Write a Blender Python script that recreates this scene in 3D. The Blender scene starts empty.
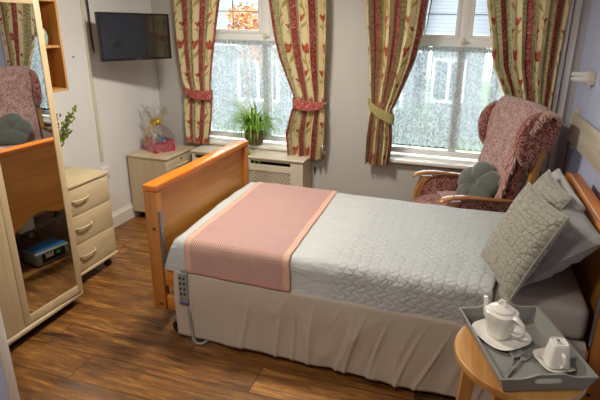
import bpy, bmesh, math, random
from mathutils import Vector, Matrix, noise as mnoise
PI = math.pi
scene = bpy.context.scene
COL = scene.collection

# ------------------------------------------------------------------ camera
cam_data = bpy.data.cameras.new('camera')
cam = bpy.data.objects.new('camera', cam_data)
COL.objects.link(cam)
cam_data.sensor_fit = 'HORIZONTAL'
cam_data.sensor_width = 36.0
cam_data.lens = 36.0 * 468.705 / 600.0
cam_data.shift_x = (300 - 325.69) / 600.0
cam_data.shift_y = (172.53 - 200) / 600.0
cam_data.clip_start = 0.05
cam.location = (2.78579, -3.91993, 1.73023)
cam.rotation_euler = (1.264081, -0.020010, 0.279634)
scene.camera = cam

# ------------------------------------------------------------------ world / exposure / light
world = bpy.data.worlds.new('sky')
scene.world = world
world.use_nodes = True
wn = world.node_tree
wbg = wn.nodes['Background']
wbg.inputs['Color'].default_value = (0.86, 0.94, 1.0, 1)
wbg.inputs['Strength'].default_value = 6.2
scene.view_settings.view_transform = 'Standard'
scene.view_settings.look = 'None'
scene.view_settings.gamma = 1.0
scene.view_settings.use_curve_mapping = False
scene.view_settings.exposure = 0.78
scene.cycles.max_bounces = 10
scene.cycles.diffuse_bounces = 5
scene.cycles.glossy_bounces = 4
scene.cycles.transmission_bounces = 6
scene.cycles.transparent_max_bounces = 16
scene.cycles.caustics_reflective = False
scene.cycles.caustics_refractive = False
scene.cycles.sample_clamp_indirect = 6.0


def area_lamp(name, loc, size, power, color, rot=(0, 0, 0)):
    l = bpy.data.lights.new(name, 'AREA')
    l.shape = 'DISK'
    l.size = size
    l.energy = power
    l.color = color
    o = bpy.data.objects.new(name, l)
    o.location = loc
    o.rotation_euler = rot
    COL.objects.link(o)
    return o


CEIL = 2.46
area_lamp('ceiling_bulb', (1.50, -1.45, CEIL - 0.14), 0.30, 25, (1.0, 0.95, 0.84))
area_lamp('lobby_bulb', (1.75, -3.35, CEIL - 0.14), 0.30, 13, (1.0, 0.95, 0.85))


# ------------------------------------------------------------------ colour + node helpers
def lin(c):
    def f(v):
        v /= 255.0
        return v / 12.92 if v <= 0.04045 else ((v + 0.055) / 1.055) ** 2.4
    return (f(c[0]), f(c[1]), f(c[2]), 1.0)


class T:
    """one material tree with small helpers"""
    def __init__(self, name):
        self.m = bpy.data.materials.new(name)
        self.m.use_nodes = True
        self.nt = self.m.node_tree
        self.nt.nodes.clear()
        self.out = self.nt.nodes.new('ShaderNodeOutputMaterial')
        self._uv = None
        self._obj = None

    def n(self, t, **k):
        nd = self.nt.nodes.new(t)
        for a, b in k.items():
            setattr(nd, a, b)
        return nd

    def put(self, sock, v):
        if isinstance(v, X):
            self.nt.links.new(v.s, sock)
        elif isinstance(v, bpy.types.NodeSocket):
            self.nt.links.new(v, sock)
        elif v is not None:
            sock.default_value = v

    def uv(self):
        if not self._uv:
            c = self.n('ShaderNodeTexCoord')
            s = self.n('ShaderNodeSeparateXYZ')
            self.nt.links.new(c.outputs['UV'], s.inputs[0])
            self._uv = (X(self, s.outputs[0]), X(self, s.outputs[1]), c.outputs['UV'])
        return self._uv

    def obj(self):
        if not self._obj:
            c = self.n('ShaderNodeTexCoord')
            s = self.n('ShaderNodeSeparateXYZ')
            self.nt.links.new(c.outputs['Object'], s.inputs[0])
            self._obj = (X(self, s.outputs[0]), X(self, s.outputs[1]), X(self, s.outputs[2]), c.outputs['Object'])
        return self._obj

    def comb(self, x, y, z=0.0):
        c = self.n('ShaderNodeCombineXYZ')
        self.put(c.inputs[0], x); self.put(c.inputs[1], y); self.put(c.inputs[2], z)
        return c.outputs[0]

    def noise(self, vec, scale, detail=3, rough=.5, dist=0.0):
        t = self.n('ShaderNodeTexNoise')
        self.put(t.inputs['Vector'], vec)
        t.inputs['Scale'].default_value = scale
        t.inputs['Detail'].default_value = detail
        t.inputs['Roughness'].default_value = rough
        t.inputs['Distortion'].default_value = dist
        return X(self, t.outputs['Fac'])

    def voro(self, vec, scale, feature='F1', rnd=1.0, out='Distance'):
        t = self.n('ShaderNodeTexVoronoi', feature=feature)
        self.put(t.inputs['Vector'], vec)
        t.inputs['Scale'].default_value = scale
        t.inputs['Randomness'].default_value = rnd
        return X(self, t.outputs[out])

    def mix(self, fac, a, b):
        m = self.n('ShaderNodeMix', data_type='RGBA')
        self.put(m.inputs[0], fac)
        self.put(m.inputs[6], a)
        self.put(m.inputs[7], b)
        return m.outputs[2]

    def bump(self, h, strength=.5, dist=.01, normal=None):
        b = self.n('ShaderNodeBump')
        self.put(b.inputs['Height'], h)
        b.inputs['Strength'].default_value = strength
        b.inputs['Distance'].default_value = dist
        if normal is not None:
            self.put(b.inputs['Normal'], normal)
        return b.outputs[0]

    def bsdf(self, base, rough=.5, metal=0.0, normal=None, sheen=0.0, coat=0.0, spec=.5, alpha=None, emis=None, estr=0):
        b = self.n('ShaderNodeBsdfPrincipled')
        self.put(b.inputs['Base Color'], base)
        self.put(b.inputs['Roughness'], rough)
        b.inputs['Metallic'].default_value = metal
        b.inputs['Specular IOR Level'].default_value = spec
        b.inputs['Sheen Weight'].default_value = sheen
        b.inputs['Coat Weight'].default_value = coat
        b.inputs['Coat Roughness'].default_value = .15
        if normal is not None:
            self.put(b.inputs['Normal'], normal)
        if alpha is not None:
            self.put(b.inputs['Alpha'], alpha)
        if emis is not None:
            self.put(b.inputs['Emission Color'], emis)
            b.inputs['Emission Strength'].default_value = estr
        self.nt.links.new(b.outputs[0], self.out.inputs[0])
        return self.m


class X:
    def __init__(self, t, s):
        self.t = t; self.s = s

    def _m(self, op, b=None, c=None, rev=False):
        nd = self.t.n('ShaderNodeMath', operation=op)
        a = self
        if rev:
            a, b = b, a
        self.t.put(nd.inputs[0], a)
        if b is not None:
            self.t.put(nd.inputs[1], b)
        if c is not None:
            self.t.put(nd.inputs[2], c)
        return X(self.t, nd.outputs[0])
    def __add__(s, o): return s._m('ADD', o)
    __radd__ = __add__
    def __sub__(s, o): return s._m('SUBTRACT', o)
    def __rsub__(s, o): return s._m('SUBTRACT', o, rev=True)
    def __mul__(s, o): return s._m('MULTIPLY', o)
    __rmul__ = __mul__
    def __truediv__(s, o): return s._m('DIVIDE', o)
    def mod(s, o): return s._m('FLOORED_MODULO', o)
    def floor(s): return s._m('FLOOR')
    def abs(s): return s._m('ABSOLUTE')
    def sin(s): return s._m('SINE')
    def cos(s): return s._m('COSINE')
    def sqrt(s): return s._m('SQRT')
    def pow(s, o): return s._m('POWER', o)
    def lt(s, o): return s._m('LESS_THAN', o)
    def gt(s, o): return s._m('GREATER_THAN', o)
    def min(s, o): return s._m('MINIMUM', o)
    def max(s, o): return s._m('MAXIMUM', o)
    def step(s, a, b):
        """smooth 0..1 from a to b"""
        nd = s.t.n('ShaderNodeMapRange', interpolation_type='SMOOTHSTEP')
        s.t.put(nd.inputs[0], s)
        nd.inputs[1].default_value = a
        nd.inputs[2].default_value = b
        return X(s.t, nd.outputs[0])
    def between(s, a, b): return s.gt(a) * s.lt(b)


def plain(name, c, rough=.5, metal=0, spec=.5, coat=0, sheen=0):
    return T(name).bsdf(lin(c), rough, metal, None, sheen, coat, spec)


# ------------------------------------------------------------------ materials
def paint(name, c, bumpy=.08):
    t = T(name); ox, oy, oz, v = t.obj()
    n = t.noise(v, 2.2, 2)
    col = t.mix(n, lin([k * .965 for k in c]), lin(c))
    return t.bsdf(col, .75, normal=t.bump(t.noise(v, 90, 2), bumpy, .002), spec=.3)


def wood(name, light, dark, axis, rough=.4, coat=0.0, sc=1.0, contrast=1.0, spec=.5):
    """axis = the grain direction"""
    t = T(name); o = t.obj()
    s = [34 * sc, 34 * sc, 34 * sc]; s['xyz'.index(axis)] = 1.6 * sc
    v = t.comb(o[0] * s[0], o[1] * s[1], o[2] * s[2])
    n = t.noise(v, 1.0, 4, .6, .6)
    s2 = [x * .22 for x in s]; s2['xyz'.index(axis)] = 1.2 * sc
    n2 = t.noise(t.comb(o[0] * s2[0], o[1] * s2[1], o[2] * s2[2]), 1.0, 2, .5, 1.2)
    f = ((n * .55 + n2 * .45) - .5) * (2.2 * contrast) + .5
    col = t.mix(f.step(0, 1), lin(dark), lin(light))
    return t.bsdf(col, rough, normal=t.bump(n, .12, .001), coat=coat, spec=spec)


def fabric(name, c, c2=None, scale=900, rough=.9, bump=.25, sheen=.3, wr=0.0):
    t = T(name); v = t.obj()[3]
    n = t.noise(v, scale * .25, 2)
    n2 = t.noise(v, 7, 3)
    h = n * .4 + n2 * wr
    col = t.mix(n, lin(c2 or [k * .92 for k in c]), lin(c))
    return t.bsdf(col, rough, normal=t.bump(h, bump, .003 if not wr else .02), sheen=sheen, spec=.2)


def mat_floor():
    t = T('wood_plank_floor'); x, y, z, v = t.obj()
    row = (y / .185).floor()
    off = (row * 12.9898).sin() * 43.7
    xs = x + off
    colm = (xs / 1.22).floor()
    h = ((row * 78.233 + colm * 37.719).sin() * 4375.5).mod(1.0)
    fx = (xs / 1.22).mod(1.0); fy = (y / .185).mod(1.0)
    seam = (fy.lt(.014) + fy.gt(.986) + fx.lt(.0022) + fx.gt(.9978)).min(1.0)
    warp = t.noise(t.comb(x * 1.6, y * 5, h * 9), 1.0, 3, .6) * .6
    g = t.noise(t.comb(x * 3.4 + h * 31, y * 34 + warp * 4.5, h * 17), 1.0, 6, .68, .9)
    g2 = t.noise(t.comb(x * 7 + h * 11, y * 130, h * 7), 1.0, 3, .6)
    g3 = t.noise(t.comb(x * 1.1 + h * 3, y * 7 + warp * 2, h * 3), 1.0, 3, .6, 1.2)
    f = (g * .55 + g2 * .2 + g3 * .25 - .5) * 3.3 + .50 + (h - .5) * .25
    col = t.mix(f.step(0.0, .55), lin((48, 30, 15)), lin((114, 74, 34)))
    col = t.mix(f.step(.45, 1.15), col, lin((184, 130, 64)))
    col = t.mix(seam * .75, col, lin((36, 20, 12)))
    return t.bsdf(col, .38, normal=t.bump(g2 * .3 + g * .3 - seam * .8, .25, .002), spec=.42)


def curtain_cols(t, u, v):
    p = u.mod(.30)
    nz = t.noise(t.comb(u, v), 55, 2)
    red_sc = t.noise(t.comb(u * .7, v), 38, 2, .5, 1.6)
    redc = t.mix((red_sc - .5).abs().lt(.018), lin((142, 56, 52)), lin((206, 146, 134)))
    grc = t.mix(nz.step(.35, .65), lin((140, 138, 96)), lin((184, 178, 136)))
    cream = lin((226, 210, 168))
    def flower(cx, period, ph, sx_, sy_):
        dx = (p - cx) / sx_; dy = ((v + ph).mod(period) - period * .5) / sy_
        top = dy.lt(1.0 - (dx * 7.5).sin().abs() * .55)
        fan = dx.abs().lt(.22 + (dy + 1.0) * .24)
        head = top * fan * dy.gt(-1.0)
        stem = ((dx - (dy * .8).sin() * .18).abs().lt(.06)) * dy.between(-4.2, -1.0)
        l1 = ((dx - .30 - (dy + 2.2) * .32).abs() * 1.3 + ((dy + 2.0) * .22).abs()).lt(.26)
        l2 = ((dx + .28 + (dy + 2.6) * .28).abs() * 1.4 + ((dy + 2.5) * .24).abs()).lt(.20)
        return head, (stem + l1 + l2).min(1.0)
    h1, s1 = flower(.075, .44, 0.0, .066, .044)
    h2, s2 = flower(.045, .44, .20, .052, .030)
    h3, s3 = flower(.106, .44, .27, .036, .020)
    head = (h1 + h2 + h3).min(1.0)
    leaf = (s1 + s2 + s3).min(1.0)
    c = t.mix(leaf, cream, lin((176, 158, 92)))
    fl = t.mix(t.noise(t.comb(u, v), 30, 2).step(.4, .62), lin((164, 72, 54)), lin((198, 112, 86)))
    c = t.mix(head, c, fl)
    c = t.mix(p.between(.140, .168), c, grc)
    c = t.mix(p.between(.168, .243), c, redc)
    c = t.mix(p.gt(.243), c, grc)
    return c, redc, grc, nz


def mat_curtain():
    t = T('floral_striped_curtain'); u, v, w = t.uv()
    c, _, _, nz = curtain_cols(t, u, v)
    bs = t.n('ShaderNodeBsdfPrincipled')
    t.put(bs.inputs['Base Color'], c); bs.inputs['Roughness'].default_value = .85
    bs.inputs['Specular IOR Level'].default_value = .2
    t.put(bs.inputs['Normal'], t.bump(nz, .1, .002))
    tr = t.n('ShaderNodeBsdfTranslucent'); t.put(tr.inputs[0], c)
    mx = t.n('ShaderNodeMixShader'); mx.inputs[0].default_value = .12
    t.nt.links.new(bs.outputs[0], mx.inputs[1]); t.nt.links.new(tr.outputs[0], mx.inputs[2])
    t.nt.links.new(mx.outputs[0], t.out.inputs[0])
    return t.m


def mat_red_scroll():
    t = T('red_scroll_fabric'); v = t.obj()[3]
    s = t.noise(v, 38, 2, .5, 1.6)
    c = t.mix((s - .5).abs().lt(.024), lin((150, 62, 58)), lin((212, 152, 140)))
    return t.bsdf(c, .85, spec=.2)


def mat_chair():
    t = T('rust_scroll_upholstery'); v = t.obj()[3]
    s = t.noise(v, 15, 2, .55, 2.2)
    s2 = t.noise(v, 9, 2)
    c = t.mix(1.0 - (s - .5).abs().step(.022, .05), lin((116, 58, 52)), lin((198, 148, 136)))
    c = t.mix(s2.step(.3, .7) * .25, c, lin((150, 88, 78)))
    return t.bsdf(c, .9, normal=t.bump(s, .25, .002), sheen=.4, spec=.2)


def mat_chenille():
    t = T('pink_chenille_weave'); u, v, w = t.uv()
    a = ((u * 2 * PI / .012).sin() * (v * 2 * PI / .009).sin())
    n = t.noise(w, 75, 2, .6); n2 = t.noise(w, 20, 3)
    f = (n * .8 + n2 * .4 + a * .10 - .1)
    c = t.mix(f.step(.3, .7), lin((136, 90, 86)), lin((224, 188, 180)))
    return t.bsdf(c, .95, normal=t.bump(n + a * .4, .6, .006), sheen=.4, spec=.1)


def mat_lace():
    t = T('white_floral_lace'); u, v, w = t.uv()
    vor = t.voro(w, 17, 'DISTANCE_TO_EDGE')
    rings = t.voro(w, 15, 'F1')
    ring = (rings - .33).abs().lt(.075)
    net = t.noise(w, 240, 1)
    n2 = t.noise(w, 34, 3, .6, 1.4)
    motif = ((n2 - .5).abs().lt(.035) + ring + vor.lt(.03)).min(1.0)
    band = v.gt(1.525)
    gath = ((u * 2 * PI / .047).sin() * .5 + .5)
    a = (.32 + motif * .50 + net * .08 + band * .25 + gath * .14).min(.95)
    df = t.n('ShaderNodeBsdfDiffuse'); df.inputs[0].default_value = lin((196, 204, 208))
    tl = t.n('ShaderNodeBsdfTranslucent'); tl.inputs[0].default_value = lin((222, 230, 234))
    tp = t.n('ShaderNodeBsdfTransparent')
    m1 = t.n('ShaderNodeMixShader'); m1.inputs[0].default_value = .6
    t.nt.links.new(df.outputs[0], m1.inputs[1]); t.nt.links.new(tl.outputs[0], m1.inputs[2])
    m2 = t.n('ShaderNodeMixShader'); t.put(m2.inputs[0], a)
    t.nt.links.new(tp.outputs[0], m2.inputs[1]); t.nt.links.new(m1.outputs[0], m2.inputs[2])
    t.nt.links.new(m2.outputs[0], t.out.inputs[0])
    return t.m


def mat_glass(name='window_glass', refl=.06):
    t = T(name)
    tp = t.n('ShaderNodeBsdfTransparent'); gl = t.n('ShaderNodeBsdfGlossy')
    gl.inputs['Roughness'].default_value = .02
    fr = t.n('ShaderNodeFresnel'); fr.inputs[0].default_value = 1.45
    m = t.n('ShaderNodeMixShader')
    t.nt.links.new(fr.outputs[0], m.inputs[0])
    t.nt.links.new(tp.outputs[0], m.inputs[1]); t.nt.links.new(gl.outputs[0], m.inputs[2])
    t.nt.links.new(m.outputs[0], t.out.inputs[0])
    return t.m


def mat_cello():
    t = T('clear_cellophane'); v = t.obj()[3]
    nb = t.bump(t.noise(v, 22, 3, .6, 1.0), 1.0, .02)
    tp = t.n('ShaderNodeBsdfTransparent'); gl = t.n('ShaderNodeBsdfGlossy')
    gl.inputs['Roughness'].default_value = .08
    t.put(gl.inputs['Normal'], nb)
    m = t.n('ShaderNodeMixShader')
    crease = (t.noise(v, 30, 3, .6, 1.5) - .5).abs().lt(.03)
    t.put(m.inputs[0], crease * .55 + .15)
    t.nt.links.new(tp.outputs[0], m.inputs[1]); t.nt.links.new(gl.outputs[0], m.inputs[2])
    t.nt.links.new(m.outputs[0], t.out.inputs[0])
    return t.m


def mat_coverlet():
    """plain satin at the foot, stitched ogee quilting towards the head"""
    t = T('silver_grey_coverlet'); u, v, w = t.uv()
    q = u.step(1.02, 1.16)
    wob = t.noise(w, 6, 2) * .03
    k = 2 * PI / .052
    a = ((u + wob) * k + (v * k * .95).sin() * 1.1)
    l1 = (a * .5 + v * k * .5).sin().abs().pow(.45)
    l2 = (a * .5 - v * k * .5).sin().abs().pow(.45)
    quilt = l1.min(l2)
    stripe = (v * 2 * PI / .004).sin() * .02
    wr = t.noise(t.comb(u * 6, v * 20), 1.0, 3, .55, .8)
    wr2 = t.noise(t.comb(u * 16, v * 6), 1.0, 2, .5, .8)
    h = quilt * q * .38 + wr * .75 + wr2 * .35 + stripe
    col = t.mix(wr, lin((176, 178, 177)), lin((190, 193, 193)))
    col = t.mix((1.0 - quilt).pow(3.0) * q * .5, col, lin((132, 131, 127)))
    return t.bsdf(col, .55, normal=t.bump(h, .6, .022), sheen=.15, spec=.35)


def mat_cushion():
    t = T('cobble_stitched_sage_fabric'); u, v, w = t.uv()
    e = t.voro(w, 36, 'DISTANCE_TO_EDGE', .55)
    pf = e.step(0.0, .14)
    ln = e.step(0.0, .06)
    n = t.noise(w, 160, 2)
    col = t.mix(ln, lin((116, 114, 101)), lin((154, 151, 138)))
    return t.bsdf(col, .8, normal=t.bump(pf + n * .05, .6, .008), sheen=.2, spec=.25)


def mat_runner():
    """pink woven runner, peach satin border; uv in metres: u along the bed 0..U, v across 0..V"""
    t = T('pink_waffle_runner'); u, v, w = t.uv()
    U, V = .64, 1.32
    bd = (u.lt(.038) + u.gt(U - .038)).min(1.0)
    bd2 = (v.lt(.022) + v.gt(V - .022)).min(1.0)
    k = 2 * PI
    chk = (u * k / .0155).sin() * (v * k / .0135).sin()
    rib = (u * k / .013).sin()
    side = v.lt(.19) + v.gt(1.14)
    nn = t.noise(w, 60, 2)
    c_top = t.mix((rib * .5 + .5) * .6 + nn * .25, lin((152, 112, 106)), lin((190, 154, 146)))
    c_side = t.mix(chk.step(-.5, .3), lin((146, 104, 98)), lin((198, 162, 148)))
    c = t.mix(side.min(1.0), c_top, c_side)
    c = t.mix(bd, c, lin((202, 158, 138)))
    c = t.mix(bd2 * .8, c, lin((190, 138, 130)))
    h = rib * .2 * (1.0 - bd) + chk * .6 * side * (1.0 - bd)
    return t.bsdf(c, .7, normal=t.bump(h, .5, .004), sheen=.2, spec=.3)


def mat_grille():
    t = T('cream_paint_grille'); v = t.obj()[3]
    return t.bsdf(lin((206, 196, 176)), .6)


def mat_roof():
    t = T('grey_roof_tiles'); x, y, z, v = t.obj()
    r = (z / .10).mod(1.0)
    n = t.noise(v, 6, 3)
    c = t.mix(r.lt(.25), lin((84, 88, 92)), lin((62, 66, 70)))
    c = t.mix(n * .5, c, lin((84, 88, 90)))
    return t.bsdf(c, .8)


def mat_foliage(name, a, b, trans=0.0):
    t = T(name); v = t.obj()[3]
    c = t.mix(t.noise(v, 9, 2), lin(a), lin(b))
    if trans:
        d = t.n('ShaderNodeBsdfDiffuse'); t.put(d.inputs[0], c)
        l = t.n('ShaderNodeBsdfTranslucent'); t.put(l.inputs[0], c)
        m = t.n('ShaderNodeMixShader'); m.inputs[0].default_value = trans
        t.nt.links.new(d.outputs[0], m.inputs[1]); t.nt.links.new(l.outputs[0], m.inputs[2])
        t.nt.links.new(m.outputs[0], t.out.inputs[0])
        return t.m
    return t.bsdf(c, .7, spec=.2)


M = {}
M['wall_cream'] = paint('warm_white_wall_paint', (230, 229, 228))
M['wall_mauve'] = paint('mauve_white_wall_paint', (190, 187, 182))
M['wall_lav'] = paint('lavender_wall_paint', (200, 209, 242))
M['ceil'] = paint('ceiling_white', (238, 234, 226))
M['trim'] = plain('white_gloss_trim', (232, 228, 220), .4)
M['upvc'] = plain('white_window_frame', (238, 240, 240), .35)
M['floor'] = mat_floor()
M['lead'] = plain('grey_lead_strip', (150, 154, 156), .5)
M['beech_y'] = wood('orange_beech_rail_wood', (220, 130, 36), (190, 102, 24), 'y', .28, .35)
M['beech_z'] = wood('beech_post_wood', (190, 124, 54), (154, 94, 38), 'z', .35, .2)
M['beech_panel'] = wood('beech_panel_wood', (206, 142, 62), (170, 110, 42), 'y', .35, .2, .7)
M['beech_x'] = wood('golden_slat_wood', (212, 142, 60), (170, 100, 34), 'x', .35, .2)
M['maple'] = wood('pale_maple_laminate', (208, 186, 148), (184, 160, 122), 'z', .45, 0, .8, .8)
M['maple_y'] = wood('pale_maple_laminate_across', (208, 188, 152), (186, 164, 128), 'y', .45, 0, .8, .8)
M['maple_grey'] = wood('greyed_oak_laminate', (196, 178, 148), (172, 152, 122), 'z', .5, 0, .8, .9)
M['maple_greyx'] = wood('greyed_oak_laminate_top', (206, 190, 160), (182, 164, 134), 'y', .4, 0, .8, .9)
M['oak_shelf'] = wood('honey_oak_veneer', (176, 118, 50), (140, 86, 32), 'z', .5, 0, .8)
M['oak_edge'] = wood('oak_edge', (206, 160, 100), (180, 132, 74), 'z', .5, 0, .8)
M['oak_table'] = wood('oak_table_wood', (196, 146, 84), (158, 106, 52), 'y', .38, .15, .8, 1.1)
M['oak_leg'] = wood('oak_leg_wood', (190, 136, 74), (150, 98, 46), 'z', .4, .1, .8)
M['arm_wood'] = wood('polished_arm_wood', (196, 142, 88), (150, 96, 52), 'x', .22, .5)
M['white_wash'] = wood('whitewashed_board', (226, 220, 204), (192, 182, 160), 'y', .6, 0, .5, 1.1)
M['mirror'] = plain('mirror_silver', (236, 238, 238), .01, 1.0)
M['black_gloss'] = plain('black_screen', (14, 18, 21), .05, 0, 1.0, 1.0)
M['black'] = plain('black_plastic', (14, 14, 15), .35)
M['dark'] = plain('dark_metal', (40, 40, 42), .5, .3)
M['grey_metal'] = plain('grey_steel', (130, 130, 132), .4, .6)
M['chrome'] = plain('brushed_steel', (196, 196, 196), .34, .8)
M['white_plastic'] = plain('white_plastic', (228, 226, 220), .4)
M['cream_plastic'] = plain('cream_plastic', (214, 206, 186), .5)
M['curtain'] = mat_curtain()
M['red_scroll'] = mat_red_scroll()
M['olive'] = fabric('olive_tieback_fabric', (164, 156, 100))
M['chair'] = mat_chair()
M['chenille'] = mat_chenille()
M['fringe'] = fabric('pink_fringe_yarn', (214, 178, 168), (176, 132, 124))
M['lace'] = mat_lace()
M['glass'] = mat_glass()
M['cello'] = mat_cello()
M['coverlet'] = mat_coverlet()
M['cushion'] = mat_cushion()
M['runner'] = mat_runner()
M['sheet'] = fabric('taupe_grey_sheet', (178, 168, 160), wr=.8, bump=.35, rough=.7)
M['pillow'] = fabric('grey_satin_pillowcase', (156, 152, 150), wr=2.0, bump=.9, rough=.55)
M['pillow_light'] = fabric('pale_grey_pillowcase', (192, 188, 182), wr=1.2, bump=.5, rough=.6)
M['valance'] = fabric('ivory_valance_sheet', (192, 178, 162), wr=.6, bump=.25, rough=.7)
M['velvet'] = fabric('sage_grey_velvet', (108, 112, 106), (84, 88, 84), sheen=.6, wr=.3, bump=.2)
M['porcelain'] = plain('white_porcelain', (232, 228, 220), .12, 0, .6, .4)
M['tray'] = plain('sage_grey_tray_paint', (134, 135, 128), .4)
M['ink'] = plain('grey_stamp_ink', (90, 90, 92), .5)
M['pink_box'] = plain('magenta_foil_box', (190, 14, 76), .3)
M['gold'] = plain('gold_ribbon', (212, 168, 52), .3, .4)
M['blue'] = plain('blue_packaging', (42, 110, 170), .4)
M['teal'] = plain('teal_bottle', (70, 130, 150), .3)
M['cream_soap'] = plain('cream_wrap', (226, 214, 190), .5)
M['leaf'] = mat_foliage('bright_green_leaf', (170, 208, 92), (116, 168, 60), .45)
M['leaf_pale'] = mat_foliage('variegated_leaf', (206, 222, 136), (164, 198, 96), .4)
M['leaf_dark'] = mat_foliage('dark_green_leaf', (96, 130, 44), (150, 170, 62), .3)
M['stem'] = plain('brown_stem', (84, 66, 48), .7)
M['pot'] = wood('brown_woven_pot', (120, 96, 66), (70, 54, 38), 'x', .8)
M['soil'] = plain('soil', (50, 36, 26), .9)
M['jar'] = plain('pale_green_glaze', (168, 186, 172), .2, 0, .5, .3)
M['remote'] = plain('grey_remote_plastic', (128, 132, 128), .45)
M['cable'] = plain('grey_cable', (150, 144, 136), .5)
M['magenta'] = plain('magenta_cord', (150, 44, 96), .6)
M['foam'] = plain('white_cord', (214, 208, 212), .6)
M['rubber'] = plain('black_rubber', (18, 18, 18), .6)
M['grille'] = mat_grille()
M['roof'] = mat_roof()
M['render'] = paint('pale_render', (100, 106, 108))
M['brick'] = paint('buff_brick', (112, 102, 76))
M['dark_glass'] = plain('house_window_glass', (52, 66, 70), .1)
M['grass'] = mat_foliage('lawn_grass', (68, 96, 36), (50, 78, 28))
M['autumn'] = mat_foliage('autumn_leaves', (160, 108, 66), (136, 80, 48))
M['hedge'] = mat_foliage('hedge_leaves', (62, 80, 48), (40, 58, 32))
lt = T('lamp_diffuser')
M['lamp'] = lt.bsdf(lin((250, 240, 225)), .5, emis=lin((255, 228, 190)), estr=5.0)


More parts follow.
